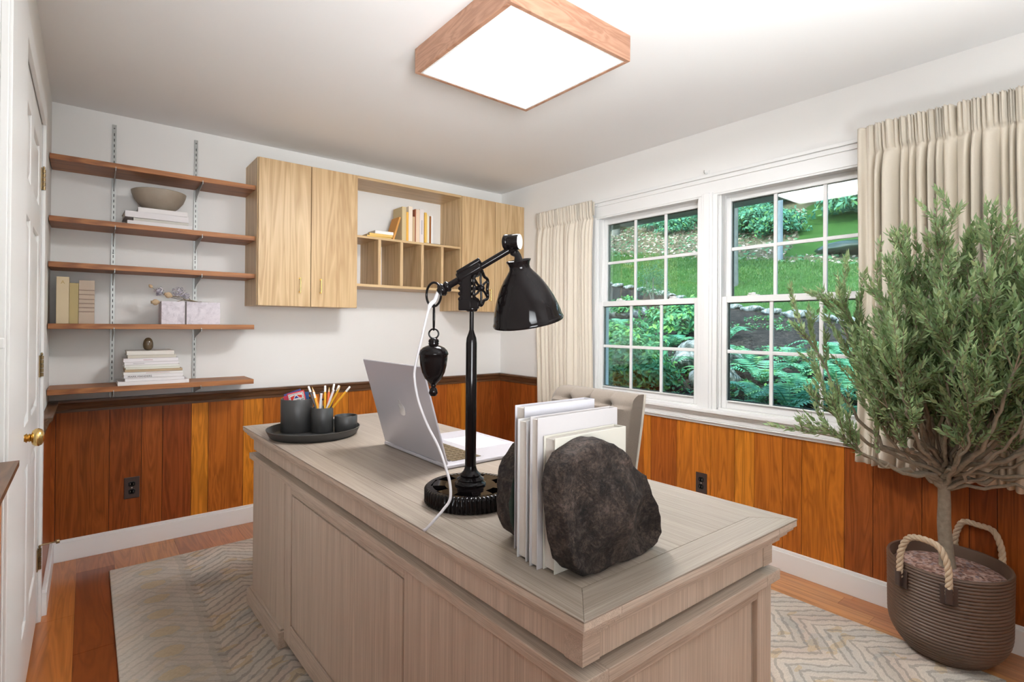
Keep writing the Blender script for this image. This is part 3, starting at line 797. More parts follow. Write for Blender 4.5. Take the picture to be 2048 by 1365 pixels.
for zt, nm in zip(SHZ, ['topmost', 'second', 'third', 'fourth', 'lowest']):
    for sx, sd in ((0.112, 'on the standard nearer the door'), (0.508, 'on the standard nearer the oak cabinet')):
        z = zt - 0.0275
        t = thing('shelf_bracket', 'thin steel bracket under the %s wall shelf %s' % (nm, sd), 'bracket', (sx, D - 0.012, z - 0.06), group='shelf brackets')
        yb, yf = D - 0.0115, SHY0 + 0.012
        prof = [(yb, z), (yf, z), (yf, z - 0.010), (yf + 0.03, z - 0.016), (yb - 0.05, z - 0.045), (yb, z - 0.062)]
        vs = [(sx - 0.0014, y, zz) for y, zz in prof] + [(sx + 0.0014, y, zz) for y, zz in prof]
        n = len(prof)
        P('arm', MB().add(vs, [tuple(range(n)), tuple(range(2 * n - 1, n - 1, -1))] + [(i, n + i, n + (i + 1) % n, (i + 1) % n) for i in range(n)]), M['steel'], t)
        P('tip', MB().box(sx - 0.0016, sx + 0.0016, SHY0 - 0.0035, yf + 0.004, z - 0.012, z - 0.001).box(sx - 0.0016, sx + 0.0016, SHY0 - 0.0035, SHY0 - 0.0008, z - 0.004, z + 0.008), M['steel'], t)

# --------------------------------------------------------- books
def book(name, x0, x1, y0, y1, z0, z1, col, thick, spine, label, group, rot=None, pages=None, cat='book', gap=0.003, ct=0.0022, parent_loc=None, extra=None):
    """thick: axis index of the thickness, spine: (axis, sign) of the spine side"""
    lo = [x0, y0, z0]; hi = [x1, y1, z1]
    t = thing(name, label, cat, ((x0 + x1) / 2, (y0 + y1) / 2, z0), group)
    cx = MB()
    a = thick
    l1, h1 = list(lo), list(hi); h1[a] = lo[a] + ct
    cx.box(l1[0], h1[0], l1[1], h1[1], l1[2], h1[2], col)
    l2, h2 = list(lo), list(hi); l2[a] = hi[a] - ct
    cx.box(l2[0], h2[0], l2[1], h2[1], l2[2], h2[2], col)
    sa, sg = spine
    l3, h3 = list(lo), list(hi)
    l3[a] += ct * 0.6; h3[a] -= ct * 0.6
    if sg > 0: l3[sa] = hi[sa] - ct
    else: h3[sa] = lo[sa] + ct
    cx.box(l3[0], h3[0], l3[1], h3[1], l3[2], h3[2], col)
    c = P('cover', cx, M['paper'], t, bevel=0.0006, seg=1)
    l4, h4 = list(lo), list(hi)
    l4[a] += ct; h4[a] -= ct
    for i in range(3):
        if i == a: continue
        if i == sa:
            if sg > 0: l4[i] += gap; h4[i] -= ct
            else: h4[i] -= gap; l4[i] += ct
        else: l4[i] += gap; h4[i] -= gap
    P('pages', MB().box(l4[0], h4[0], l4[1], h4[1], l4[2], h4[2], pages or (1, 1, 1)), M['pages'], t)
    if rot: t.rotation_euler = rot
    return t
def text(body, size, loc, rot, mat, parent, name='lettering', depth=0.0004, align='LEFT', label=None):
    cu = bpy.data.curves.new(name, 'FONT'); cu.body = body; cu.size = size; cu.extrude = depth; cu.align_x = align
    tmp = bpy.data.objects.new('tmp', cu); COL.objects.link(tmp)
    dg = bpy.context.evaluated_depsgraph_get()
    me = bpy.data.meshes.new_from_object(tmp.evaluated_get(dg))
    bpy.data.objects.remove(tmp); bpy.data.curves.remove(cu)
    me.materials.clear(); me.materials.append(mat)
    at = me.color_attributes.new('tone', 'FLOAT_COLOR', 'CORNER')
    at.data.foreach_set('color', [1.0] * (4 * len(at.data)))
    o = bpy.data.objects.new(name, me); COL.objects.link(o)
    o.parent = parent
    o.location = Vector(loc) - ORG[parent]; o.rotation_euler = rot
    ORG[o] = Vector(loc)
    return o
M['ink'] = plain('dark_ink', (0.09, 0.08, 0.08), 0.7)
M['ink_pink'] = plain('faded_red_ink', (0.50, 0.30, 0.31), 0.7)
M['ink_gold'] = plain('gold_stamp', (0.42, 0.28, 0.10), 0.5)
M['ink_grey'] = plain('faded_grey_ink', (0.42, 0.40, 0.40), 0.7)

# stack with the bowl on the second shelf (spines towards the room)
WH, LV = (0.72, 0.69, 0.685), (0.69, 0.655, 0.665)
s2 = SHZ[1]
def flat(x0, x1, z0, z1, dy, col, label, group, rz=0.0, d=0.20, y=3.452, pages=None):
    b = book('book', x0, x1, y + dy, y + dy + d, z0, z1, col, 2, (1, -1), label, group, pages=pages)
    if rz: b.rotation_euler = (0, 0, rz)
    return b
gA, gB = 'pale books under the stone bowl', 'stack of pale books on the lowest shelf'
flat(0.165, 0.462, s2, s2 + 0.021, 0.0, WH, 'bottom book of the stack under the stone bowl, white with grey underside', gA, R(-1))
flat(0.190, 0.442, s2 + 0.0215, s2 + 0.037, 0.006, (0.55, 0.52, 0.47), 'thin grey beige book second from the bottom under the stone bowl', gA)
flat(0.150, 0.441, s2 + 0.0375, s2 + 0.070, -0.002, LV, 'thick white book second from the top under the stone bowl', gA, R(1.5))
flat(0.210, 0.437, s2 + 0.0705, s2 + 0.096, 0.0, WH, 'top white book directly under the stone bowl', gA, R(-0.5), 0.18)
mb = MB().lathe([(0.0, 0.0), (0.055, 0.0), (0.060, 0.003), (0.092, 0.030), (0.116, 0.062), (0.128, 0.094), (0.1305, 0.108), (0.127, 0.110), (0.120, 0.092), (0.105, 0.055), (0.07, 0.022), (0.0, 0.012)], (0.312, 3.553, s2 + 0.0968), 48)
P('stone_bowl', mb, M['stoneware'], None, 'wide stoneware bowl resting on white books on the second shelf', 'bowl', smooth=60)

# three upright old books
s4 = SHZ[3]
gV = 'upright old books on the fourth shelf'
b1 = book('old_book', -0.119, -0.070, 3.468, 3.62, s4, s4 + 0.235, (0.62, 0.50, 0.33), 0, (1, -1), 'tall cream upright book with gold letter, nearest the door', gV)
text('A', 0.024, (-0.1025, 3.4676, s4 + 0.200), (R(90), 0, 0), M['ink_gold'], b1)
b2 = book('old_book', -0.069, -0.033, 3.470, 3.61, s4, s4 + 0.206, (0.44, 0.34, 0.16), 0, (1, -1), 'shorter ochre upright book between the cream and the ribbed book', gV)
b3 = book('old_book', -0.032, 0.031, 3.468, 3.62, s4, s4 + 0.222, (0.47, 0.37, 0.29), 0, (1, -1), 'wide taupe upright book with raised bands across its spine', gV)
for z in (0.062, 0.083, 0.104, 0.126, 0.150, 0.172):
    P('raised_band', MB().tube([(-0.032, 3.468, s4 + z), (0.031, 3.468, s4 + z)], 0.0024, 8, tone=(0.34, 0.25, 0.20)), M['paper'], b3, smooth=60)

# lavender paper wrapped box with dried flowers
k = NT('marbled_paper')
f = k.noise(k.coord(), 22, 6, 0.7, 1.5)
k.l(k.ramp(f, [(0.3, (0.47, 0.42, 0.46)), (0.5, (0.66, 0.605, 0.65)), (0.7, (0.76, 0.71, 0.74))]), k.b.inputs['Base Color']); k.b.inputs['Roughness'].default_value = 0.85
k.bump(f, 0.3, 0.003); M['marble'] = k.m
bx = thing('paper_box', 'low lavender marbled box tied with a dark band on the fourth shelf', 'box', (0.46, 3.54, s4))
P('box', MB().box(0.319, 0.607, 3.462, 3.60, s4, s4 + 0.128), M['marble'], bx, bevel=0.002)
P('band', MB().box(0.430, 0.4385, 3.4605, 3.6015, s4 - 0.0, s4 + 0.1295), M['outlet'], bx)
def blob(mb, c, r, n, rnd, cols, sz):
    for _ in range(n):
        d = Vector((rnd.gauss(0, 1), rnd.gauss(0, 1), rnd.gauss(0, 1))).normalized()
        p = Vector(c) + Vector((d.x * r[0], d.y * r[1], d.z * r[2])) * rnd.uniform(0.55, 1.0)
        a = d.orthogonal().normalized(); b = d.cross(a); an = rnd.uniform(0, 6.28)
        a, b = a * math.cos(an) + b * math.sin(an), b * math.cos(an) - a * math.sin(an)
        s = sz * rnd.uniform(0.6, 1.2); t = rnd.choice(cols)
        mb.add([p - a * s, p + b * s * .6 + d * s * .3, p + a * s, p - b * s * .6 + d * s * .3], [(0, 1, 2, 3)], t)
rnd = random.Random(11)
lil = [(0.52, 0.47, 0.52), (0.62, 0.58, 0.62), (0.42, 0.38, 0.46), (0.68, 0.64, 0.66)]
bt = s4 + 0.1285
for c, r, lb in (((0.312, 3.50, 1.448), (0.024, 0.022, 0.026), 'small dried lilac flower head leaning off the box, next to the poppy pods'), ((0.402, 3.50, 1.447), (0.036, 0.026, 0.030), 'large dried lilac flower head over the middle of the box')):
    t = thing('dried_lilac', lb, 'dried flower', (0.46, 3.51, bt), group='dried flowers on the lavender box')
    m = MB(); blob(m, c, r, 130, rnd, lil, 0.008)
    if c[0] > 0.4: blob(m, (0.436, 3.50, 1.428), (0.022, 0.02, 0.018), 70, rnd, lil, 0.008)
    P('flower_head', m, M['petal'], t, recalc=False)
    P('stem', MB().tube(cat_rom([c, (c[0] + 0.05, 3.505, 1.418), (0.47, 3.51, bt + 0.003), (0.52, 3.52, bt + 0.0025)], 4), 0.0018, 6, tone=(0.20, 0.16, 0.12)), M['petal'], t, smooth=60)
for c, dr, lb in (((0.292, 3.485, 1.386), (-1, -0.2, -0.05), 'dried poppy pod hanging past the end of the lavender box'), ((0.352, 3.485, 1.428), (-1, -0.2, 0.3), 'dried poppy pod held above the lavender box between the lilac heads'), ((0.271, 3.49, 1.474), (-0.6, 0, 0.6), 'small pale dried bud above the other dried flowers')):
    t = thing('dried_poppy', lb, 'dried flower', (0.46, 3.50, bt), group='dried flowers on the lavender box')
    sc = 0.55 if c[2] > 1.46 else 1.0
    Mq = basis(dr)
    P('pod', MB().lathe([(0.002 * sc, -0.022 * sc), (0.010 * sc, -0.017 * sc), (0.0165 * sc, -0.006 * sc), (0.0165 * sc, 0.004 * sc), (0.010 * sc, 0.012 * sc), (0.006 * sc, 0.015 * sc), (0.010 * sc, 0.018 * sc), (0.004 * sc, 0.0195 * sc), (0, 0.019 * sc)], c, 14, Mq, (0.60, 0.43, 0.27)), M['petal'], t, smooth=60)
    e = Vector(c) - Mq @ Vector((0, 0, 0.020 * sc))
    P('stem', MB().tube(cat_rom([e, e + Vector((0.045, 0.004, -0.004 if sc == 1 else -0.03)), (0.44, 3.505, bt + 0.012), (0.50, 3.51, bt + 0.0022)], 4), 0.0016 * sc + 0.0003, 6, tone=(0.27, 0.2, 0.12)), M['petal'], t, smooth=60)

# tall stack of pale books on the lowest shelf, with the stone egg
s5 = SHZ[4]
rowsB = [  # x0,x1,z0,z1,dy,colour,label
    (0.130, 0.452, 0, .020, -0.004, (0.80, 0.76, 0.75), 'widest white book at the very bottom of the tall stack'),
    (0.161, 0.431, .0205, .037, 0.004, (0.79, 0.76, 0.76), 'plain white book second from the bottom of the tall stack'),
    (0.156, 0.424, .0375, .055, 0.002, (0.80, 0.77, 0.77), 'white book with grey block capitals on its spine in the tall stack'),
    (0.154, 0.422, .0555, .070, 0.004, (0.79, 0.77, 0.74), 'white book with faint pink lettering just above the lettered spine'),
    (0.160, 0.420, .0705, .083, 0.0, (0.50, 0.37, 0.23), 'thin tan book in the middle of the tall pale stack'),
    (0.163, 0.408, .0835, .094, 0.006, (0.74, 0.73, 0.64), 'thin pale green book directly on the tan book'),
    (0.158, 0.407, .0945, .107, 0.004, (0.78, 0.77, 0.72), 'ivory book second above the tan book in the stack'),
    (0.157, 0.402, .1075, .123, 0.004, (0.79, 0.75, 0.76), 'white book with small grey lettering, fourth from the top'),
    (0.153, 0.400, .1235, .143, 0.002, (0.80, 0.76, 0.77), 'white book with faint red lettering, third from the top'),
    (0.172, 0.390, .1435, .160, 0.010, (0.58, 0.53, 0.45), 'grey beige book second from the top of the tall stack'),
    (0.167, 0.381, .1605, .182, 0.008, (0.72, 0.68, 0.62), 'ivory book on top of the tall stack under the stone egg'),
]
for i, (x0, x1, z0, z1, dy, col, lb) in enumerate(rowsB):
    b = flat(x0, x1, s5 + z0, s5 + z1, dy, col, lb, gB, 0, 0.19 if i else 0.21)
    yy = 3.452 + dy - 0.0006
    if i == 2: text('MARK MANDERS', 0.0142, (x0 + 0.016, yy, s5 + z0 + 0.0035), (R(90), 0, 0), M['ink'], b)
    if i == 3: P('spine_rule', MB().box(0.252, 0.36, yy, yy + 0.0004, s5 + z0 + 0.006, s5 + z0 + 0.0085), M['ink_pink'], b)
    if i == 7: P('spine_rule', MB().box(0.195, 0.245, yy, yy + 0.0004, s5 + z0 + 0.006, s5 + z0 + 0.0085), M['ink_grey'], b)
    if i == 8: P('spine_rule', MB().box(0.24, 0.282, yy, yy + 0.0004, s5 + z0 + 0.008, s5 + z0 + 0.011), M['ink_pink'], b)
prof = [(0, 0)] + [(0.0245 * math.sin(math.pi * q) ** 0.8 * (1.0 - 0.22 * (q - 0.4)), 0.070 * (0.5 - 0.5 * math.cos(math.pi * q)) ** 1.08) for q in [i / 18 for i in range(1, 18)]] + [(0, 0.070)]
P('stone_egg', MB().lathe(prof, (0.266, 3.53, s5 + 0.1822), 28), M['egg'], None, 'polished brown stone egg standing on the tall stack of books', 'ornament', smooth=180)

# ================================================================== oak wall cabinets
def cabinet(x0, x1, split, label, grp, handles):
    t = thing('wall_cabinet', label, 'cabinet', ((x0 + x1) / 2, D, 1.382), group=grp)
    z0, z1, yf = 1.385, 2.272, 3.400
    m = MB().box(x0, x0 + 0.018, yf, D, z0, z1).box(x1 - 0.018, x1, yf, D, z0, z1).box(x0 + 0.018, x1 - 0.018, D - 0.008, D, z0, z1)
    P('carcass', m, M['oak'], t, bevel=0.001)
    P('top_panel', MB().box(x0 + 0.018, x1 - 0.018, yf, D - 0.008, z1 - 0.018, z1), M['oakx'], t)
    P('bottom_panel', MB().box(x0 + 0.018, x1 - 0.018, yf, D - 0.008, z0, z0 + 0.018), M['oakx'], t)
    for (a, b), hx in zip(((x0 + 0.004, split - 0.002), (split + 0.002, x1 - 0.001)), handles):
        d = P('cabinet_door', MB().box(a, b, 3.380, 3.3985, z0 - 0.003, z1 - 0.004, random.choice(((1, 1, 1), (0.97, 0.95, 0.93)))), M['oak'], t, bevel=0.0015)
        za, zb2 = 1.468, 1.560
        hm = MB().tube([(hx, 3.358, za), (hx, 3.358, zb2)], 0.0038, 10)
        for z in (za + 0.004, zb2 - 0.004): hm.cyl((hx, 3.358, z), (hx, 3.381, z), 0.003, 8).lathe([(0.0055, 0), (0.0055, 0.003), (0, 0.003)], (hx, 3.380, z), 10, basis((0, -1, 0)))
        P('pull_handle', hm, M['brass'], d, smooth=40)
cabinet(0.786, 1.402, 1.098, 'pale oak two door wall cabinet with brass pulls next to the wall shelves', 'pale oak wall cabinets', (1.030, 1.158))
cabinet(2.232, 2.858, 2.553, 'pale oak two door wall cabinet in the far corner behind the lamp', 'pale oak wall cabinets', (2.50, 2.610))
cu = thing('cubby_shelf', 'pale oak open wall unit with five cubbies and header board between the cabinets', 'shelf', (1.817, D, 1.53))
xa, xb = 1.403, 2.231
P('header_board', MB().box(xa, xb, 3.385, D, 2.252, 2.270), M['oakx'], cu, bevel=0.001)
P('top_board', MB().box(xa, xb, 3.392, D, 1.857, 1.873), M['oakx'], cu, bevel=0.001)
P('bottom_board', MB().box(xa, xb, 3.392, D, 1.529, 1.547), M['oakx'], cu, bevel=0.001)
for c in (1.567, 1.734, 1.901, 2.069):
    P('divider', MB().box(c - 0.011, c + 0.011, 3.394, D, 1.547, 1.857), M['oak'], cu, bevel=0.001)

# books on the cubby unit
zc = 1.8732
gC = 'books on top of the oak cubbies'
yc = 3.408
def up(x0, x1, h, col, label, d=0.14, lean=0.0, dy=0.0):
    b = book('book', x0, x1, yc + dy, yc + dy + d, zc, zc + h, col, 0, (1, -1), label, gC)
    if lean:
        b.location.x += (x1 - x0) / 2; b.rotation_euler = (0, lean, 0)
    return b
flat(1.478, 1.664, zc, zc + 0.013, -0.036, (0.72, 0.47, 0.13), 'yellow book lying flat at the bottom of the low pile on the cubbies', gC, R(3), 0.15)
flat(1.506, 1.676, zc + 0.0135, zc + 0.030, -0.036, (0.76, 0.50, 0.15), 'yellow book lying under the small white book on the cubbies', gC, R(-2), 0.14)
flat(1.542, 1.680, zc + 0.0305, zc + 0.052, -0.034, (0.82, 0.80, 0.78), 'small white book on top of the low pile on the cubbies', gC, R(1), 0.12)
bl = up(0, 0.013, 0.172, (0.62, 0.29, 0.07), 'small orange brown book leaning against the upright row', 0.12)
bl.location = (1.677, yc + 0.06, zc + 0.0004); bl.rotation_euler = (0, R(17), 0)
ups = [(1.742, 1.775, 0.243, (0.60, 0.47, 0.26), 'thick tan book with dark spine lettering, first in the upright row'),
       (1.776, 1.793, 0.210, (0.78, 0.42, 0.07), 'amber book, second in the upright row on the cubbies'),
       (1.794, 1.825, 0.253, (0.80, 0.68, 0.54), 'tall cream book with a column of small spine lettering'),
       (1.826, 1.845, 0.183, (0.55, 0.38, 0.22), 'short brown patterned book beside the tall cream book'),
       (1.846, 1.853, 0.240, (0.36, 0.12, 0.06), 'thin dark red book in the middle of the upright row'),
       (1.854, 1.884, 0.240, (0.76, 0.58, 0.42), 'peach coloured book right of the thin dark red book'),
       (1.885, 1.918, 0.246, (0.74, 0.66, 0.62), 'pale pinkish grey book, tallest right of the peach book'),
       (1.924, 1.942, 0.226, (0.74, 0.45, 0.09), 'orange yellow book left of the thin white one on the black base'),
       (1.943, 1.955, 0.212, (0.82, 0.70, 0.44), 'thin pale yellow book on the black metal base'),
       (1.956, 1.963, 0.205, (0.80, 0.77, 0.72), 'very thin white book on the black metal base'),
       (1.966, 1.979, 0.205, (0.30, 0.11, 0.03), 'dark brown book near the end of the upright row'),
       (1.980, 1.994, 0.207, (0.80, 0.78, 0.76), 'white book at the very end of the upright row')]
for i, (x0, x1, h, col, lb) in enumerate(ups):
    b = up(x0, x1, h, col, lb, 0.14 if i < 7 else 0.12, dy=0.0)
    if i in (0, 2, 3, 6):
        xm = (x0 + x1) / 2
P('spine_rule', MB().box(xm - (0.009 if i == 0 else 0.004), xm + (0.009 if i == 0 else 0.004), yc - 0.0005, yc, zc + h * (0.62 if i == 0 else 0.3), zc + h * (0.93 if i == 0 else 0.8)), M['ink_grey'], b)
for b in [o for o in COL.objects if o.name.startswith('book') and o.get('label', '').endswith('black metal base')]: b.location.z += 0.003
bb = thing('metal_bookend', 'flat black metal bookend plate under the last books on the cubbies', 'bookend', (2.02, yc, zc))
P('base_plate', MB().box(1.921, 2.075, yc - 0.010, yc + 0.10, zc - 0.0, zc + 0.0024), M['dark'], bb)
P('upright_plate', MB().box(1.9955, 1.998, yc + 0.02, yc + 0.10, zc + 0.0024, zc + 0.13), M['dark'], bb)

# ================================================================== desk
P0 = Vector((0.603, 0.563, 0))
du = Vector((math.cos(R(-1)), math.sin(R(-1)), 0)); dv = Vector((-0.0265, 0.99965, 0))
def dx(p): return P0 + du * p.x + dv * p.y + Vector((0, 0, p.z))
DW, DL, DT = 0.728, 2.036, 0.81
desk = thing('writing_desk', 'large limed oak executive desk standing on the rug', 'desk', dx(Vector((DW / 2, DL / 2, 0.013))))
def db(*a, tone=(1, 1, 1)): return MB(dx).box(*a, tone)
m = MB(dx)
fr = 0.078
m.box(fr, DW - fr, fr, DL - fr, 0.792, 0.8098)
P('top_field', m, M['topy'], desk)
# mitred border boards
def mitre(mb, q, z0, z1, tone=(1, 1, 1)):
    vs = [(x, y, z) for z in (z0, z1) for x, y in q]
    mb.add(vs, [(0, 3, 2, 1), (4, 5, 6, 7), (0, 1, 5, 4), (1, 2, 6, 5), (2, 3, 7, 6), (3, 0, 4, 7)], tone)
g = 0.0008
for q, mt in (([(0, 0), (fr - g, fr - g), (fr - g, DL - fr + g), (0, DL)], 'topy'), ([(DW, 0), (DW, DL), (DW - fr + g, DL - fr + g), (DW - fr + g, fr - g)], 'topy'),
              ([(0, 0), (DW, 0), (DW - fr, fr - g), (fr, fr - g)], 'topx'), ([(0, DL), (fr, DL - fr + g), (DW - fr, DL - fr + g), (DW, DL)], 'topx')):
    m = MB(dx); mitre(m, q, 0.8062, DT)
    P('top_border', m, M[mt], desk, bevel=0.001)
P('inlay_seam', db(fr - 0.004, DW - fr + 0.004, fr - 0.004, DL - fr + 0.004, 0.794, 0.8088), M['bark'], desk, label='dark seam around the desk top field')
def frame_ring(i0, i1, z0, z1, mats=('limy', 'limx'), name='moulding', le=None):
    """a band around the desk body between inset i0 (outer face) and i1, far end inset le"""
    l0 = DL - (le if le is not None else i0)
    for q, mt in (((i0, i1, i0, l0), 0), ((DW - i1, DW - i0, i0, l0), 0), ((i1, DW - i1, i0, i1), 1), ((i1, DW - i1, l0 - 0.04, l0), 1)):
        P(name, MB(dx).box(*q, z0, z1), M[mats[mt]], desk, bevel=0.0015)
frame_ring(0.0008, 0.09, 0.792, 0.8062, name='top_edge', le=0.0008)
frame_ring(0.006, 0.09, 0.784, 0.7919, name='crown_moulding', le=0.004)
frame_ring(0.016, 0.09, 0.772, 0.784, name='crown_moulding', le=0.008)
frame_ring(0.028, 0.09, 0.757, 0.772, name='crown_moulding', le=0.012)
frame_ring(0.060, 0.09, 0.688, 0.704, mats=('limy', 'limx'), name='shadow_reveal', le=0.03)
frame_ring(0.042, 0.09, 0.703, 0.757, mats=('limz', 'limz'), name='frieze', le=0.018)
frame_ring(0.027, 0.09, 0.664, 0.689, name='ledge_moulding', le=0.006)
# frieze corner blocks
for a0_, a1_, b0_, b1_ in ((0.0405, 0.082, 0.0405, 0.082), (DW - 0.082, DW - 0.0405, 0.0405, 0.082)):
    P('corner_block', db(a0_, a1_, b0_, b1_, 0.703, 0.757), M['limx'], desk)
# body: pedestals and modesty panel (long face)
IN, LE = 0.042, 0.018
bl_, br_ = 1.58, 0.53
def pedestal(b0, b1):
    P('pedestal', db(IN, DW - IN, b0, b1, 0.085, 0.668), M['limz'], desk, bevel=0.002)
pedestal(bl_, DL - LE); pedestal(IN + 0.012, br_)
m = db(IN + 0.010, IN + 0.026, br_, bl_, 0.05, 0.668)
P('modesty_panel', m, M['limz'], desk)
for q in ((bl_ - 0.072, bl_), (br_, br_ + 0.115)):
    P('panel_stile', db(IN + 0.002, IN + 0.012, *q, 0.045, 0.668), M['limz'], desk, bevel=0.002)
for q in ((0.045, 0.128), (0.628, 0.668)):
    P('panel_rail', db(IN + 0.002, IN + 0.012, br_ + 0.115, bl_ - 0.072, *q), M['limy'], desk, bevel=0.002)
P('raised_field', db(IN + 0.003, IN + 0.0105, br_ + 0.122, bl_ - 0.080, 0.136, 0.620), M['limz'], desk, bevel=0.002)
# right end frame and panel
for q in ((IN, IN + 0.05), (DW - IN - 0.065, DW - IN)):
    P('end_stile', db(*q, IN - 0.001, IN + 0.013, 0.085, 0.668), M['limz'], desk, bevel=0.002)
for q in ((0.635, 0.668), (0.085, 0.17)):
    P('end_rail', db(IN + 0.05, DW - IN - 0.065, IN - 0.001, IN + 0.013, *q), M['limx'], desk, bevel=0.002)
for b0, b1 in ((bl_ - 0.002, DL - LE + 0.018), (IN - 0.02, br_ + 0.002)):
    P('plinth', db(IN - 0.02, DW - IN + 0.02, b0, b1, 0.013, 0.078), M['limy'], desk, bevel=0.003)
    P('plinth_moulding', db(IN - 0.010, DW - IN + 0.010, b0 + 0.008, b1 - 0.008, 0.078, 0.087), M['limy'], desk, bevel=0.003)

# rug
P('area_rug', MB().box(0.100, 2.572, 0.35, 3.362, 0.0004, 0.0125), M['rug'], None, 'muted grey beige wool rug with faded zigzag pattern under the desk', 'rug', bevel=0.004, origin=(0, 0, 0))

# ================================================================== things on the desk
# --- laptop
lp = thing('laptop', 'open pale silver laptop with fruit emblem on its lid, facing the chair', 'laptop', (1.088, 1.6535, DT))
P('base', MB().box(0.893, 1.283, 1.427, 1.880, DT + 0.0015, DT + 0.0125), M['silver'], lp, bevel=0.003)
P('foot_strip', MB().box(0.92, 1.25, 1.46, 1.85, DT, DT + 0.0016), M['dark'], lp)
P('port', MB().box(0.990, 1.006, 1.4262, 1.4275, DT + 0.005, DT + 0.0085), M['dark'], lp)
ld, ln = Vector((-0.279, 0, 0.960)), Vector((-0.960, 0, -0.279))
h0 = Vector((0.9005, 0, DT + 0.0155))
def LP_(y, s, d): return h0 + ld * s + ln * d + Vector((0, y, 0))
def lidbox(m, ya, yb, s0, s1, d0, d1):
    vs = [LP_(y, s, d) for d in (d0, d1) for y, s in ((ya, s0), (yb, s0), (yb, s1), (ya, s1))]
    return m.add(vs, [(0, 3, 2, 1), (4, 5, 6, 7), (0, 1, 5, 4), (1, 2, 6, 5), (2, 3, 7, 6), (3, 0, 4, 7)])
lid = P('lid', lidbox(MB(), 1.430, 1.877, 0.0, 0.330, 0.0, 0.006), M['silver'], lp, bevel=0.0025)
P('screen', lidbox(MB(), 1.438, 1.869, 0.012, 0.322, -0.0006, 0.0002), M['dark'], lid)
P('hinge', MB().cyl((0.9005, 1.50, DT + 0.0135), (0.9005, 1.81, DT + 0.0135), 0.0032, 12), M['silver'], lp, smooth=40)
# emblem: fruit silhouette with a bite and a leaf
pts = []
for i in range(60):
    a = 2 * math.pi * i / 60
    r = 0.0225 * (1 - 0.10 * math.exp(-((a - math.pi / 2) / 0.35) ** 2) - 0.05 * math.exp(-((a - 3 * math.pi / 2) / 0.25) ** 2) + 0.05 * abs(math.cos(a)))
    p = Vector((r * math.cos(a) * 0.98, r * math.sin(a)))
    q = p - Vector((0.0270, 0.003))
    if q.length < 0.0115: p = Vector((0.0270, 0.003)) + q.normalized() * 0.0115
    pts.append((p.x, p.y))
leaf = [(0.0, 0.024), (0.001, 0.030), (0.005, 0.035), (0.009, 0.0365), (0.0085, 0.032), (0.0045, 0.026)]
Ml = Matrix((Vector((0, -1, 0)), ld, ln)).transposed()
m = MB()
for poly in (pts, leaf):
    vs = [LP_(1.6535, 0.160, 0.0061) + Ml @ Vector((-x, y, 0)) for x, y in poly] + [LP_(1.6535, 0.160, 0.0066) + Ml @ Vector((-x, y, 0)) for x, y in poly]
    n = len(poly)
    m.add(vs, [tuple(range(n)), tuple(range(2 * n - 1, n - 1, -1))] + [(i, (i + 1) % n, n + (i + 1) % n, n + i) for i in range(n)])
P('emblem', m, plain('emblem_mirror', (0.86, 0.85, 0.87), 0.12, 0.5), lid)
kbd = P('keyboard', MB().box(0.925, 1.062, 1.462, 1.846, DT + 0.0122, DT + 0.0128), M['silver'], lp)
zk = DT + 0.0128
kp = 0.384 / 14
proto = None
for r_ in range(5):
    for c_ in range(14):
        xx, yy = 0.947 + r_ * 0.0235, 1.462 + (c_ + 0.5) * kp
        if proto is None:
            proto = P('key', MB().box(-0.0105, 0.0105, -kp / 2 + 0.0018, kp / 2 - 0.0018, 0, 0.0012), M['key'], kbd, local=True)
            kk_ = proto
        else:
            kk_ = proto.copy(); COL.objects.link(kk_)
        kk_.location = Vector((xx, yy, zk)) - ORG[lp]
P('touch_strip', MB().box(0.927, 0.934, 1.47, 1.84, zk, zk + 0.0008), M['dark'], kbd)
P('trackpad', MB().box(1.090, 1.255, 1.565, 1.765, DT + 0.0124, DT + 0.0129), plain('trackpad', (0.72, 0.70, 0.74), 0.25), lp, bevel=0.0004)

# --- tray and cups
tc = Vector((0.74, 2.22, DT))
P('round_tray', MB().lathe([(0.0, 0.0), (0.163, 0.0), (0.172, 0.008), (0.184, 0.033), (0.181, 0.034), (0.168, 0.010), (0.160, 0.006), (0.0, 0.006)], tc, 64), M['char'], None, 'round charcoal tray holding three cups on the desk', 'tray', smooth=50)
zt = DT + 0.0064
def cup(name, c, r, h, label):
    return P(name, MB().lathe([(0.0, 0.0), (r - 0.002, 0.0), (r, 0.002), (r, h - 0.001), (r - 0.001, h), (r - 0.004, h), (r - 0.005, h - 0.002), (r - 0.005, 0.006), (0.0, 0.005)], (c[0], c[1], zt), 48), M['char'], None, label, 'cup', 'charcoal desk cups', smooth=50)
CB, CM, CL = (0.699, 2.315), (0.779, 2.234), (0.866, 2.196)
cup('desk_cup', CB, 0.064, 0.138, 'widest tall charcoal cup holding printed cards')
cup('desk_cup', CM, 0.044, 0.103, 'mid sized charcoal cup full of pencils')
cup('desk_cup', CL, 0.047, 0.066, 'low empty charcoal cup on the right of the tray')
rt, fw = Vector((0.7775, -0.6288, 0)), Vector((0.6288, 0.7775, 0))

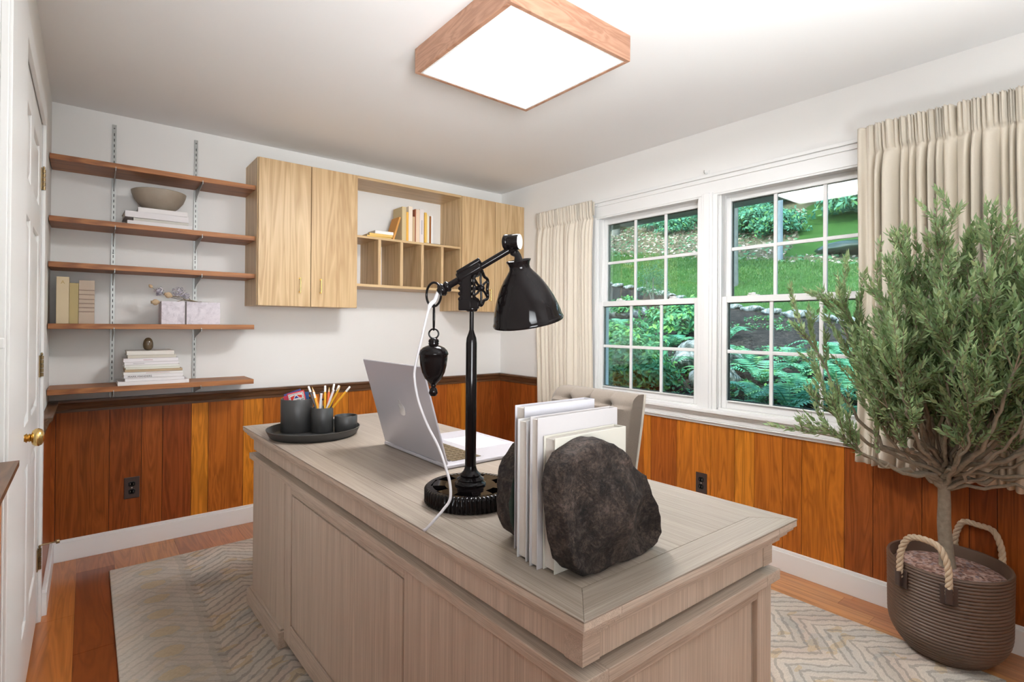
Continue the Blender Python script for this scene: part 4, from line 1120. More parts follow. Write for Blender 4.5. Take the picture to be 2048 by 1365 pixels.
# --- pencils, pens, scissors in the middle cup
def pencil(name, top, exitp, r, col, end, label, lenx=0.0):
    """end: 'eraser', 'tip' or 'cap'"""
    a = Vector(top); d = (Vector(exitp) - a).normalized()
    zb_ = zt + 0.0065
    b = a + d * ((zb_ - a.z) / d.z)
    # keep the foot inside the cup
    off = Vector((b.x - CM[0], b.y - CM[1])); lim = 0.044 - 0.006 - r - 0.001
    if off.length > lim:
        off = off.normalized() * lim; b = Vector((CM[0] + off.x, CM[1] + off.y, zb_))
    b.z += r * 0.6
    d = (b - a).normalized()
    t = thing(name, label, 'pencil' if name == 'pencil' else 'pen', b, 'pencils and pens in the cup')
    if end == 'eraser':
        e1 = a + d * 0.012; e2 = a + d * 0.026
        P('eraser', MB().tube([a, a + d * 0.002, e1], [r * 0.7, r * 1.02, r * 1.02], 12, tone=(0.80, 0.78, 0.76)), M['pencil'], t, smooth=40)
        P('ferrule', MB().tube([e1, e1 + d * .004, e1 + d * .006, e2], [r * 1.08, r * 1.08, r * .98, r * 1.08], 12, tone=(0.82, 0.80, 0.76)), M['pencil'], t, smooth=40)
        s = e2
    elif end == 'tip':
        e1 = a + d * 0.006; e2 = a + d * 0.020
        P('lead', MB().tube([a, e1], [0.0005, r * 0.35], 8, tone=(0.05, 0.05, 0.05) if col[0] < 0.5 else (0.60, 0.35, 0.05)), M['pencil'], t)
        P('point', MB().tube([e1, e2], [r * 0.35, r * 0.98], 8, tone=(0.66, 0.46, 0.26)), M['pencil'], t)
        s = e2
    else:
        s = a
    P('shaft', MB().tube([s, b], r, 6 if end != 'cap' else 14, tone=col), M['pencil'], t)
    return t
def cp(px, py, w=0.0):   # position over the cup from sideways offset (m) and height
    return Vector((CM[0], CM[1], 0)) + rt * px + fw * w + Vector((0, 0, py))
YE, OR_, BK, WHT, RDO = (0.80, 0.42, 0.02), (0.80, 0.25, 0.02), (0.035, 0.025, 0.03), (0.78, 0.74, 0.76), (0.75, 0.12, 0.02)
def u_(px): return (px - 648.5) / 474.0
def z_(py): return 1.268 - (py - 648.6) / 1052 * 2.228
for nm, tp, ex, col, end, w0, lb in (
    ('pencil', (619.7, 771.4), (636, 816.5), BK, 'eraser', 0.00, 'black pencil with white eraser leaning furthest left in the cup'),
    ('pencil', (623.8, 774.0), (639, 816.5), OR_, 'tip', 0.012, 'orange pencil with sharpened tip beside the leftmost black pencil'),
    ('pencil', (633.6, 781.7), (641.3, 816.5), (0.78, 0.38, 0.02), 'eraser', -0.012, 'shorter amber pencil with white eraser in front of the scissors'),
    ('pen', (651.0, 784.7), (645.9, 817.5), WHT, 'cap', -0.018, 'short white pen standing upright in the middle of the cup'),
    ('pencil', (655.0, 769.5), (654.2, 817.5), YE, 'eraser', -0.006, 'upright yellow pencil with a wide white eraser'),
    ('pencil', (658.5, 774.0), (656.5, 817.5), RDO, 'tip', 0.012, 'red orange pencil half hidden behind the upright yellow one'),
    ('pencil', (667.0, 768.0), (658.5, 816.5), YE, 'eraser', 0.018, 'tall yellow pencil with white eraser, tallest in the cup'),
    ('pen', (672.0, 778.0), (657.5, 817.5), WHT, 'cap', -0.006, 'white pen leaning right between yellow pencils'),
    ('pencil', (678.7, 770.4), (661.5, 816.5), BK, 'eraser', 0.010, 'black pencil with white eraser leaning right'),
    ('pencil', (687.4, 769.0), (661.5, 816.5), YE, 'tip', -0.012, 'yellow pencil with sharpened tip leaning right'),
    ('pencil', (702.8, 772.0), (662.8, 816.5), (0.80, 0.40, 0.02), 'eraser', 0.002, 'yellow pencil with white eraser leaning furthest right')):
    pencil(nm, cp(u_(tp[0]), z_(tp[1]), w0 * 1.6), cp(u_(ex[0]), z_(ex[1]), w0), 0.0042 if nm == 'pencil' else 0.0046, col, end, lb)
sc_ = thing('scissors', 'scissors with orange and black loop handles standing in the pencil cup', 'scissors', cp(-0.006, zt + 0.007, 0.02))
Mh = basis(-fw, rt)
P('handle', MB().tube(ring(cp(-0.010, z_(792), 0.026), 0.010, Mh, 20, 0.017), 0.0035, 8, True, tone=BK), M['pencil'], sc_, smooth=60)
P('handle', MB().tube(ring(cp(-0.046, z_(797), 0.028), 0.010, Mh @ Matrix.Rotation(R(25), 3, 'Z'), 20, 0.015), 0.0035, 8, True, tone=OR_), M['pencil'], sc_, smooth=60)
m = MB().tube([cp(-0.014, z_(799), 0.026), cp(-0.006, zt + 0.012, 0.02)], [0.004, 0.002], 8).tube([cp(-0.038, z_(803), 0.028), cp(-0.004, zt + 0.012, 0.021)], [0.004, 0.002], 8)
P('blade', m, M['steel'], sc_)

# --- printed cards in the wide cup
def card(c, wdt, hgt, tilt, w, col, label, deco=False):
    ca = Vector((CB[0], CB[1], 0)) + rt * c[0] + fw * w + Vector((0, 0, c[1]))
    ax = rt * math.cos(tilt) + Vector((0, 0, math.sin(tilt))); az = Vector((0, 0, math.cos(tilt))) - rt * math.sin(tilt)
    t = thing('printed_card', label, 'card', ca - Vector((0, 0, hgt / 2)), 'printed cards in the wide cup')
    P('card_stock', MB().obox(ca, ax * wdt / 2, fw * 0.0012, az * hgt / 2, col), M['pencil'], t)
    if deco:
        def rect(x0, x1, y0, y1, col, d, nm='print'):
            P(nm, MB().obox(ca + ax * (x0 + x1) / 2 + az * (y0 + y1) / 2 - fw * (0.0012 + d), ax * (x1 - x0) / 2, fw * 0.0002, az * (y1 - y0) / 2, col), M['pencil'], t)
        h, w2 = hgt / 2, wdt / 2
        rect(-w2 + .004, w2 - .004, -h, h - .005, (0.80, 0.76, 0.74), 0.0002, 'white_border')
        for i in range(10):
            q = -w2 + 0.008 + i * (wdt - 0.016) / 9
            rect(q - .0015, q + .0015, h - .010, h - .007, BK, 0.0006, 'border_dot')
        for i in range(5):
            q = h - 0.014 - i * 0.007
            rect(-w2 + .006, -w2 + .009, q - .0015, q + .0015, BK, 0.0006, 'border_dot'); rect(w2 - .009, w2 - .006, q - .0015, q + .0015, BK, 0.0006, 'border_dot')
        def tri(p, col, d):
            vs = [ca + ax * x + az * y - fw * (0.0014 + d) for x, y in p]
            P('print', MB().add(vs, [tuple(range(len(p)))]), M['pencil'], t, recalc=False).data.materials[0] = M['pencil']
            o = COL.objects[-1]
        for p, col in (([(-w2 + .012, h - .018), (-.004, h - .013), (-.012, h - .026), (-w2 + .014, h - .038)], (0.72, 0.04, 0.03)),
                       ([(.004, h - .013), (w2 - .012, h - .018), (w2 - .014, h - .030), (.012, h - .026)], (0.72, 0.04, 0.03)),
                       ([(-.010, h - .027), (0, h - .016), (.010, h - .027)], (0.03, 0.04, 0.30))):
            n = len(p)
            vs = [ca + ax * x + az * y - fw * 0.0015 for x, y in p] + [ca + ax * x + az * y - fw * 0.0019 for x, y in p]
            P('ribbon_print', MB().add(vs, [tuple(range(n)), tuple(range(2 * n - 1, n - 1, -1))] + [(i, (i + 1) % n, n + (i + 1) % n, n + i) for i in range(n)], col), M['pencil'], t)
        P('grey_field', MB().obox(ca + az * (h - 0.047) - fw * 0.0013, ax * (w2 - .016), fw * 0.0002, az * 0.016, (0.52, 0.53, 0.56)), M['pencil'], t)
        o = text('RAZUS', 0.017, ca + ax * (-0.024) + az * (h - 0.045) - fw * 0.0018, (R(90), tilt * -1, math.atan2(rt.y, rt.x)), M['ink'], t)
    return t
zc1 = z_(800)
card((0.006, zc1 - 0.014), 0.074, 0.10, R(14), -0.004, (0.70, 0.05, 0.06), 'red and white printed card with bunting in the wide cup', True)
card((-0.006, zc1 - 0.012), 0.074, 0.10, R(20), 0.004, (0.06, 0.07, 0.26), 'dark blue card behind the red printed card, showing at its top', False)
card((-0.010, zc1 - 0.022), 0.074, 0.095, R(16), 0.0, (0.62, 0.05, 0.10), 'red card showing as a thin edge left of the printed card', False)
card((0.018, zc1 - 0.016), 0.060, 0.096, R(4), 0.010, (0.03, 0.12, 0.30), 'deep blue card standing upright at the right of the printed card', False)

# --- books between the stone bookends
gD = 'white books between the stone bookends'
def ub(x0, x1, y0, y1, h, col, label, pages=(0.80, 0.79, 0.79)):
    return book('book', x0, x1, y0, y1, DT + 0.0002, DT + h, col, 1, (0, 1), label, gD, pages=pages, gap=0.0045, ct=0.0026)
ub(0.673, 0.876, 0.703, 0.7355, 0.251, (0.50, 0.475, 0.415), 'thick cream book in front of the row, against the large stone')
ub(0.661, 0.890, 0.7375, 0.7605, 0.285, (0.44, 0.415, 0.415), 'tall pale lavender book second from the front of the row')
ub(0.672, 0.850, 0.7625, 0.7745, 0.251, (0.52, 0.51, 0.51), 'slim short white book in the middle of the row')
ub(0.667, 0.872, 0.7765, 0.805, 0.274, (0.50, 0.485, 0.48), 'white book with cream pages fourth from the front of the row')
ub(0.688, 0.895, 0.8075, 0.8395, 0.295, (0.47, 0.46, 0.495), 'tallest cool white book at the back of the row')

def stone(name, outline, yback, depth, sgn, label, seed, face, drift):
    t = thing(name, label, 'bookend', (sum(p[0] for p in outline) / len(outline), yback, DT), 'dark stone bookends')
    pts = []
    for k in range(len(outline)):
        a, b = outline[k], outline[(k + 1) % len(outline)]
        for q in range(4): pts.append(Vector((a[0] + (b[0] - a[0]) * q / 4, 0, a[1] + (b[1] - a[1]) * q / 4)))
    cx_ = sum(p.x for p in pts) / len(pts); cz_ = sum(p.z for p in pts) / len(pts)
    rr = random.Random(int(seed * 10))
    facets = []
    for _ in range(9):
        nn = Vector((rr.uniform(-.75, .75), sgn, rr.uniform(-.7, .7))).normalized()
        facets.append((nn, rr.uniform(0.066, 0.084)))
    ctr = Vector((cx_ + drift * 0.5, yback + sgn * depth * 0.15, cz_))
    n = len(pts); vs = []; fs = []; L = 30
    for i in range(L + 1):
        q = i / L
        if q < 0.4: s = 0.985 + 0.015 * (q / 0.4); d = q / 0.4 * 0.45
        else:
            a = (q - 0.4) / 0.6 * math.pi / 2
            s = math.cos(a) ** 0.8; d = 0.45 + 0.55 * math.sin(a)
        for p in pts:
            x = cx_ + (p.x - cx_) * s + drift * d; z = cz_ + (p.z - cz_) * s
            v = Vector((x, yback + sgn * depth * d, z))
            if q > 0.45:
                for nn, ds in facets:
                    e = (v - ctr).dot(nn) - ds
                    if e > 0: v -= nn * e * min(1, (q - 0.45) * 5) * 0.8
            nz = noise.noise(v * 16 + Vector((seed, 0, 0))) * 0.006 + noise.noise(v * 45 + Vector((0, seed, 0))) * 0.003 + abs(noise.noise(v * 28 + Vector((seed, seed, 0)))) * -0.004
            rad = Vector((x - cx_, 0, z - cz_)); rad = rad.normalized() if rad.length > 1e-6 else rad
            k = min(1, q * 6)
            v += (rad * nz * (0.5 + 0.5 * k) + Vector((0, sgn, 0)) * nz * 0.9 * k)
            v.z = max(v.z, DT + 0.0003)
            vs.append(v)
    for i in range(L):
        for j in range(n):
            j2 = (j + 1) % n
            fs.append((i * n + j, i * n + j2, (i + 1) * n + j2, (i + 1) * n + j))
    P('rough_stone', MB().add(vs, fs), M['rock'], t, smooth=180)
    P('cut_face', MB().add(vs[:n], [tuple(range(n))]), face, t, recalc=False)
    return t
o1 = [(0.662, 1.040), (0.700, 1.052), (0.738, 1.060), (0.768, 1.049), (0.797, 1.031), (0.826, 1.008), (0.866, 0.970), (0.898, 0.925), (0.925, 0.874), (0.938, 0.836), (0.925, 0.818), (0.880, 0.8105), (0.800, 0.8105), (0.733, 0.8105), (0.690, 0.818), (0.666, 0.842), (0.652, 0.880), (0.642, 0.938), (0.636, 0.986), (0.645, 1.018)]
stone('stone_bookend', o1, 0.7022, 0.095, -1, 'large rough dark stone bookend at the front of the books', 2.0, M['slate'], 0.014)
o2 = [(0.720, 1.012), (0.697, 0.980), (0.681, 0.945), (0.674, 0.905), (0.679, 0.865), (0.692, 0.832), (0.720, 0.8105), (0.80, 0.8105), (0.88, 0.8105), (0.925, 0.85), (0.935, 0.92), (0.90, 0.99), (0.85, 1.035), (0.79, 1.045)]
stone('stone_bookend', o2, 0.842, 0.115, 1, 'rough dark stone bookend behind the books next to the lamp base', 9.0, M['slate'], 0.02)

# ================================================================== lamp
lc_ = Vector((0.789, 1.145, 0))
def LV(u, z, w=0.0): return lc_ + rt * u + fw * w + Vector((0, 0, z))
UP = Vector((0, 0, 1))
lamp = thing('desk_lamp', 'glossy black counterweight desk lamp with bell shade standing on the desk', 'lamp', (lc_.x, lc_.y, DT))
m = MB(); n = 512; vs = []; fs = []
prof = [(0.112, 0.0), (0.118, 0.004), (0.118, 0.036), (0.1135, 0.041), (0.098, 0.041), (0.098, 0.030), (0.113, 0.006)]
for i, (r, z) in enumerate(prof):
    for j in range(n):
        a = 2 * math.pi * j / n
        rr = r + (0.0020 * math.cos(64 * a) if i in (1, 2) else 0)
        vs.append((lc_.x + rr * math.cos(a), lc_.y + rr * math.sin(a), DT + z))
for i in range(len(prof)):
    i2 = (i + 1) % len(prof)
    for j in range(n):
        j2 = (j + 1) % n
        fs.append((i * n + j, i * n + j2, i2 * n + j2, i2 * n + j))
base = P('gear_base', m.add(vs, fs), M['black'], lamp, smooth=50)
m = MB().lathe([(0.0, 0.0), (0.112, 0.0), (0.112, 0.005), (0.0, 0.005)], (lc_.x, lc_.y, DT + 0.001), 64)
m.lathe([(0.066, 0.030), (0.066, 0.041), (0.0, 0.043)], (lc_.x, lc_.y, DT), 64)
for j in range(6):
    a0_ = 2 * math.pi * j / 6 + 0.25
    poly = []
    for rr, a in ((0.060, -0.30), (0.104, -0.27), (0.104, 0.27), (0.060, 0.30)):
        poly.append((lc_.x + rr * math.cos(a0_ + a), lc_.y + rr * math.sin(a0_ + a)))
    m.prism(poly, DT + 0.030, DT + 0.041)
P('spoke_plate', m, M['black'], base, smooth=40)
P('pole_collar', MB().lathe([(0.040, 0.040), (0.041, 0.046), (0.036, 0.049), (0.034, 0.054), (0.036, 0.057), (0.031, 0.060), (0.026, 0.064), (0.028, 0.068), (0.023, 0.072), (0.018, 0.078), (0.016, 0.084), (0.0145, 0.09)], (lc_.x, lc_.y, DT), 40), M['black'], lamp, smooth=50)
P('pole', MB().lathe([(0.0145, DT + 0.085), (0.0145, 1.222), (0.0130, 1.236), (0.0080, 1.250), (0.0058, 1.258), (0.0055, 1.315)], (lc_.x, lc_.y, 0), 32), M['black'], lamp, smooth=60)
A0, A1 = LV(-0.078, 1.363), LV(0.108, 1.475)
adir = (A1 - A0).normalized()
P('arm', MB().tube([A0, A1], 0.0088, 20), M['black'], lamp, smooth=60)
Mb = basis(adir)
P('arm_end_ball', MB().lathe([(0.0, -0.006), (0.008, -0.005), (0.010, -0.001), (0.016, 0.002), (0.0185, 0.008), (0.016, 0.014), (0.0115, 0.017), (0.0150, 0.021), (0.0150, 0.027), (0.009, 0.031)], A0 - adir * 0.008, 24, Mb), M['black'], lamp, smooth=60)
# clamp casting
m = MB()
cz = LV(-0.006, 1.4075)
m.lathe([(0.0135, -0.035), (0.0175, -0.033), (0.0175, 0.033), (0.0135, 0.035)], cz, 24, Mb)
m.obox(cz + UP * 0.012, adir * 0.035, Mb @ Vector((0, 1, 0)) * 0.014, Mb @ Vector((1, 0, 0)) * 0.006)
m.obox(LV(-0.013, 1.360), rt * 0.013, fw * 0.016, UP * 0.043)
m.obox(LV(-0.021, 1.356), rt * 0.010, fw * 0.013, UP * 0.036)
m.obox(LV(-0.017, 1.322), rt * 0.0165, fw * 0.018, UP * 0.014)
m.obox(LV(0.004, 1.325), rt * 0.016, fw * 0.017, UP * 0.012)
for zz in (1.338, 1.352, 1.366, 1.380):
    m.cyl(LV(-0.030, zz, -0.014), LV(-0.030, zz, 0.014), 0.0055, 10)
    m.cyl(LV(0.003, zz, -0.013), LV(0.003, zz, 0.013), 0.005, 10)
m.lathe([(0.012, 1.305), (0.016, 1.309), (0.016, 1.318), (0.010, 1.322)], (lc_.x, lc_.y, 0), 24)
P('clamp_casting', m, M['black'], lamp, bevel=0.003, smooth=40)
view = Vector((0.567, 0.823, 0))
vr = Vector((0.823, -0.567, 0))
nw = (vr * 0.883 - view * 0.47).normalized()
Mw = basis(nw, UP)
wc = LV(0.024, 1.368)
m = MB()
lob = []
for i in range(72):
    a = 2 * math.pi * i / 72
    rr = 0.0415 + 0.0045 * math.cos(6 * a)
    lob.append(wc + Mw @ Vector((rr * math.cos(a), rr * math.sin(a), 0)))
m.tube(lob, 0.0042, 10, True)
m.lathe([(0.0, -0.008), (0.008, -0.007), (0.0095, 0.0), (0.008, 0.006), (0.005, 0.009), (0.0, 0.010)], wc, 16, Mw)
for i in range(6):
    a = 2 * math.pi * i / 6
    m.tube([wc + Mw @ Vector((0.006 * math.cos(a), 0.006 * math.sin(a), 0)), wc + Mw @ Vector((0.024 * math.cos(a + 0.10), 0.024 * math.sin(a + 0.10), 0)), wc + Mw @ Vector((0.043 * math.cos(a), 0.043 * math.sin(a), 0))], 0.0032, 8)
m.tube([wc - nw * 0.02, wc], 0.006, 12)
P('hand_wheel', m, M['black'], lamp, smooth=60)
# ring, link, counterweight
nr = (view * 0.66 + vr * 0.75).normalized()
rc = LV(-0.1005, 1.350)
P('suspension_ring', MB().tube(ring(rc, 0.0315, basis(nr, UP), 40), 0.0032, 10, True), M['black'], lamp, smooth=60)
xr = LV(-0.0995, 0)
def at_z(z, w=0.0): return Vector((xr.x, xr.y, z)) + fw * w
lk = ring(at_z(1.2905), 0.034, basis((view * 0.2 + vr).normalized(), UP), 32, 0.009)
P('chain_link', MB().tube(lk, 0.0024, 8, True), M['black'], lamp, smooth=60)
P('chain_link', MB().tube(ring(at_z(1.2465), 0.0125, basis(-view, UP), 28), 0.0023, 8, True), M['black'], lamp, smooth=60)
cw = P('counterweight', MB().lathe([(0.0, 1.082), (0.008, 1.083), (0.0118, 1.091), (0.0095, 1.101), (0.0055, 1.106), (0.0075, 1.109), (0.0062, 1.113), (0.013, 1.119), (0.0225, 1.129), (0.0300, 1.145), (0.0345, 1.163), (0.0368, 1.182), (0.0368, 1.190), (0.0390, 1.192), (0.0390, 1.195), (0.0355, 1.203), (0.0285, 1.210), (0.0190, 1.2145), (0.0135, 1.216), (0.0125, 1.217), (0.0140, 1.220), (0.0125, 1.223), (0.0140, 1.226), (0.0130, 1.231), (0.008, 1.2345), (0.0, 1.236)], (xr.x, xr.y, 0), 40), M['black'], lamp, smooth=60)
# head joint, knob, shade
sh0 = LV(0.150, 1.2815, 0.030)
Ash = (rt * -0.18 + UP * 0.955 - view * 0.19).normalized()
ks = LV(0.083, 1.4885) ; ka = (vr * 0.90 - view * 0.43).normalized()
kn = P('tilt_knob', MB().lathe([(0.0, 0.0), (0.017, 0.001), (0.0205, 0.004), (0.0205, 0.012), (0.0185, 0.014), (0.0205, 0.016), (0.0205, 0.044), (0.019, 0.045), (0.0, 0.045)], ks, 32, basis(ka, UP)), M['black'], lamp, smooth=50)
P('knob_glint', MB().lathe([(0.0, 0.0448), (0.0195, 0.0448), (0.0195, 0.0458), (0.0, 0.0464)], ks, 32, basis(ka, UP)), M['bulb_glint'], kn, smooth=50, label='bright reflection painted white on the end of the tilt knob')  # bright reflection on the black knob's end, built as a white disc
top = sh0 + Ash * 0.166
P('head_joint', MB().tube([LV(0.106, 1.474), LV(0.112, 1.462, 0.004), top + Ash * 0.012, top - Ash * 0.004], [0.0135, 0.012, 0.009, 0.013], 16).lathe([(0.0, -0.015), (0.013, -0.009), (0.016, 0), (0.013, 0.009), (0, 0.015)], LV(0.106, 1.474), 20, basis(rt)), M['black'], lamp, smooth=60)
outer = [(0.0335, 0.1645), (0.0295, 0.158), (0.027, 0.150), (0.0285, 0.142), (0.035, 0.133), (0.0465, 0.119), (0.056, 0.105), (0.0645, 0.09), (0.0695, 0.08), (0.0785, 0.06), (0.0865, 0.038), (0.0915, 0.018), (0.0930, 0.009), (0.0945, 0.006), (0.0965, 0.002), (0.0955, -0.002), (0.092, -0.001)]
prof = [(0.0, 0.160), (0.028, 0.162), (0.0325, 0.166)] + outer + [(0.0895, 0.010), (0.0845, 0.038), (0.0765, 0.058), (0.067, 0.079), (0.054, 0.103), (0.044, 0.116), (0.029, 0.128), (0.0, 0.136)]
shade = P('shade', MB().lathe(prof, sh0, 56, basis(Ash)), M['black'], lamp, smooth=60)
P('bulb', MB().lathe([(0.0, 0.135), (0.013, 0.132), (0.013, 0.108), (0.020, 0.092), (0.027, 0.070), (0.024, 0.050), (0.012, 0.040), (0.0, 0.038)], sh0, 24, basis(Ash)), M['bulb_glint'], shade, smooth=60)
cord = [(0.7206, 1.2005, 1.3560), (0.7150, 1.2040, 1.3400), (0.7114, 1.2073, 1.3311), (0.7003, 1.2086, 1.3203), (0.6898, 1.2106, 1.2834), (0.6785, 1.2133, 1.2312), (0.6678, 1.222, 1.1712), (0.665, 1.2243, 1.1309), (0.671, 1.213, 1.0719), (0.6809, 1.1856, 1.0152), (0.686, 1.1366, 0.9646), (0.6769, 1.086, 0.9234), (0.6657, 1.05, 0.8967), (0.6524, 1.0286, 0.8687), (0.6322, 1.0257, 0.8497), (0.6087, 1.0254, 0.8314), (0.591, 1.032, DT + 0.0030), (0.5900, 1.036, DT + 0.0030)]
cpt = cat_rom(cord, 6)
P('power_cord', MB().tube(cpt, [0.0058 if p.z > 1.312 else 0.0034 for p in cpt], 10), M['cord'], lamp, smooth=60)

# ================================================================== tufted chair behind the desk
ch = thing('tufted_chair', 'taupe upholstered chair with tufted back tucked in behind the desk', 'chair', (1.55, 1.605, 0.0135))
cy0, cy1, zt_ = 1.368, 1.845, 0.985
def chx(z): return 1.752 - (zt_ - z) * 0.17
def wid(z): return 1 - max(0, (0.86 - z)) * 0.10
nch = 4
def front(u, v):
    z = 0.50 + (zt_ - 0.50) * v
    yy = (cy0 + cy1) / 2 + (u - 0.5) * (cy1 - cy0) * wid(z)
    s = u * nch
    bul = abs(math.sin(math.pi * s)) ** 0.3
    dz = z - (zt_ - 0.055)
    pin = 0.0
    for k in range(1, nch):
        pin = max(pin, math.exp(-(((s - k) / 0.16) ** 2 + (dz / 0.016) ** 2)))
    d = 0.028 * bul * (0.35 if dz > 0 else 1.0) + 0.016 * math.exp(-(dz / 0.03) ** 2) * (bul - 0.5) - 0.022 * pin
    edge = min(u, 1 - u) * 14
    d *= min(1, edge) ** 0.5 if edge < 1 else 1
    top_ = (zt_ - z)
    if top_ < 0.03: d -= 0.03 * (1 - top_ / 0.03) ** 2
    if u > 0.93: z -= 0.03 * ((u - 0.93) / 0.07) ** 2 * v
    return Vector((chx(z) - d, yy, z))
m = MB(); nu, nv = 90, 60
m.grid(front, nu, nv)
def back_(u, v):
    p = front(u, v); z = p.z
    return Vector((chx(z) + 0.072, p.y, z))
k0 = len(m.v); m.grid(back_, nu, nv)
W_ = nu + 1
ed = [(i, i + 1) for i in range(nu)] + [(nv * W_ + i + 1, nv * W_ + i) for i in range(nu)] + [(j * W_ + nu, (j + 1) * W_ + nu) for j in range(nv)] + [((j + 1) * W_, j * W_) for j in range(nv)]
for a, b in ed:
    m.f.append([a, b, k0 + b, k0 + a]); m.t.append((1, 1, 1)); m.mi.append(0)
bk = P('backrest', m, M['taupe'], ch, smooth=50)
def edge_line(u, off):
    out = []
    for j in range(0, 25):
        p = back_(u, j / 24); out.append(p + Vector((0.002, off, 0)))
    return out
P('piping', MB().tube(edge_line(0.0, -0.002), 0.0055, 8), M['cream'], bk, smooth=60, label='cream piping along the back edge')
P('piping', MB().tube(edge_line(1.0, 0.002), 0.0055, 8), M['cream'], bk, smooth=60, label='cream piping along the back edge')
for k in range(1, nch):
    p = front(k / nch, (zt_ - 0.055 - 0.5) / (zt_ - 0.5))
    P('button', MB().lathe([(0.0, 0.0), (0.007, 0.001), (0.008, 0.003), (0.0, 0.006)], p + Vector((0.002, 0, 0)), 12, basis((-1, 0, 0))), M['taupe'], bk, smooth=60)
P('seat', MB().box(1.30, 1.735, 1.375, 1.835, 0.40, 0.50), M['taupe'], ch, bevel=0.03, seg=4)
P('seat_rail', MB().box(1.32, 1.73, 1.39, 1.82, 0.33, 0.40), M['taupe'], ch, bevel=0.006)
for x, y, dx_ in ((1.34, 1.41, -.01), (1.34, 1.80, -.01), (1.70, 1.41, .05), (1.70, 1.80, .05)):
    P('leg', MB().tube([(x, y, 0.34), (x + dx_, y, 0.0137)], [0.022, 0.014], 12), M['rail'], ch, smooth=40)

# ================================================================== potted olive tree
pc = Vector((2.635, 0.530, 0.0132))
pot = thing('woven_planter', 'brown ribbed oval planter with rope handles in the right corner', 'planter', pc)
SX, SY, RH = 0.203, 0.195, 0.350
prof = [(0.0, 0.0), (0.66, 0.0)]
nr_ = 27
for i in range(nr_ * 6 + 1):
    q = i / (nr_ * 6); z = 0.003 + q * (RH - 0.010)
    if z < 0.13:
        a = 1 - z / 0.13; r = 0.985 - 0.325 * a ** 2.3
    else: r = 0.985 + 0.015 * (z - 0.13) / 0.22
    r -= 0.022 * (1 - abs(math.sin(math.pi * q * nr_)) ** 0.7)
    prof.append((r, z))
prof += [(1.0, RH - 0.004), (0.985, RH + 0.003), (0.945, RH + 0.002), (0.93, RH - 0.006), (0.90, 0.20), (0.0, 0.19)]
P('basket', MB().lathe(prof, pc, 96, None, (1, 1, 1), 0, SX, SY), M['wicker'], pot, smooth=50)
P('pot_soil', MB().lathe([(0.0, 0.0), (0.905, 0.0), (0.91, 0.004), (0.5, 0.012), (0.0, 0.016)], pc + Vector((0, 0, RH - 0.045)), 64, None, (1, 1, 1), 0, SX, SY), M['gravel'], None, 'reddish gravel filling the top of the brown planter', 'gravel', kind='stuff', smooth=60)
def rimp(a, s, z): return Vector((pc.x + SX * s * math.cos(a), pc.y + SY * s * math.sin(a), pc.z + z))
for a0_, a1_, zt2, lb in ((R(148), R(193), 0.482, 'near rope handle'), (R(-42), R(5), 0.472, 'far rope handle')):
    am = (a0_ + a1_) / 2
    pts = [rimp(a0_, 1.045, 0.295), rimp(a0_, 1.05, 0.34), rimp(a0_ + 0.02, 1.04, 0.40), rimp(a0_ + 0.14, 1.0, 0.455), rimp(am, 0.98, zt2 - 0.013), rimp(a1_ - 0.14, 1.0, 0.455), rimp(a1_ - 0.02, 1.04, 0.40), rimp(a1_, 1.05, 0.34), rimp(a1_, 1.045, 0.295)]
    ax_ = cat_rom(pts, 10)
    m = MB()
    for st in range(3):
        strand = []; up_ = None
        for i, p in enumerate(ax_):
            t_ = (ax_[min(i + 1, len(ax_) - 1)] - ax_[max(i - 1, 0)]).normalized()
            if up_ is None: up_ = t_.orthogonal().normalized()
            up_ = (up_ - t_ * up_.dot(t_)).normalized(); w_ = t_.cross(up_)
            an = i * 0.62 + st * 2.094
            strand.append(p + (up_ * math.cos(an) + w_ * math.sin(an)) * 0.0058)
        m.tube(strand, 0.0066, 8)
    hd = P('handle', m, M['rope'], pot, smooth=60)
    for a in (a0_, a1_):
        nrm = Vector((math.cos(a) / SX, math.sin(a) / SY, 0)).normalized(); tg = Vector((-nrm.y, nrm.x, 0))
        c = rimp(a, 1.015, 0.292)
        m = MB().obox(c, tg * 0.026, nrm * 0.003, UP * 0.034).obox(c + nrm * 0.009, tg * 0.011, nrm * 0.010, UP * 0.028)
        P('leather_tab', m, M['outlet'], hd, bevel=0.003)

tree = thing('olive_tree', 'small bushy olive tree planted in the brown planter before the curtain', 'potted tree', (2.645, 0.535, pc.z + RH - 0.03))
rnd = random.Random(21)
trunk = [(2.648, 0.532, 0.325), (2.644, 0.536, 0.40), (2.636, 0.541, 0.50), (2.634, 0.540, 0.58), (2.632, 0.542, 0.66), (2.630, 0.545, 0.71)]
tp = cat_rom(trunk, 5)
P('trunk', MB().tube(tp, [0.0255 - 0.008 * min(1, i / len(tp)) + 0.004 * max(0, 1 - i / 4) for i in range(len(tp))], 14), M['bark'], tree, smooth=60)
CC, CR = Vector((2.44, 0.44, 1.12)), Vector((0.26, 0.46, 0.54))
tw = MB(); lv = MB()
def leafq(p, d, side, s, t):
    """one pointed leaf with a folded midrib"""
    b = p + d * s * 0.5 + side * 0.0
    w = side * s * 0.19; nn = d.cross(side) * s * 0.05
    lv.add([p, p + d * s * 0.38 + w + nn, p + d * s, p + d * s * 0.38 - w + nn, p + d * s * 0.42], [(0, 4, 1), (4, 2, 1), (0, 3, 4), (3, 2, 4)], t)
GT = [(0.85, 0.95, 0.75), (1.0, 1.0, 1.0), (1.15, 1.1, 1.0), (0.75, 0.85, 0.7), (1.25, 1.18, 1.05), (0.95, 1.05, 0.95)]
def inroom(p):
    return Vector((min(p.x, 2.715 - 0.0 * p.z), p.y, p.z))
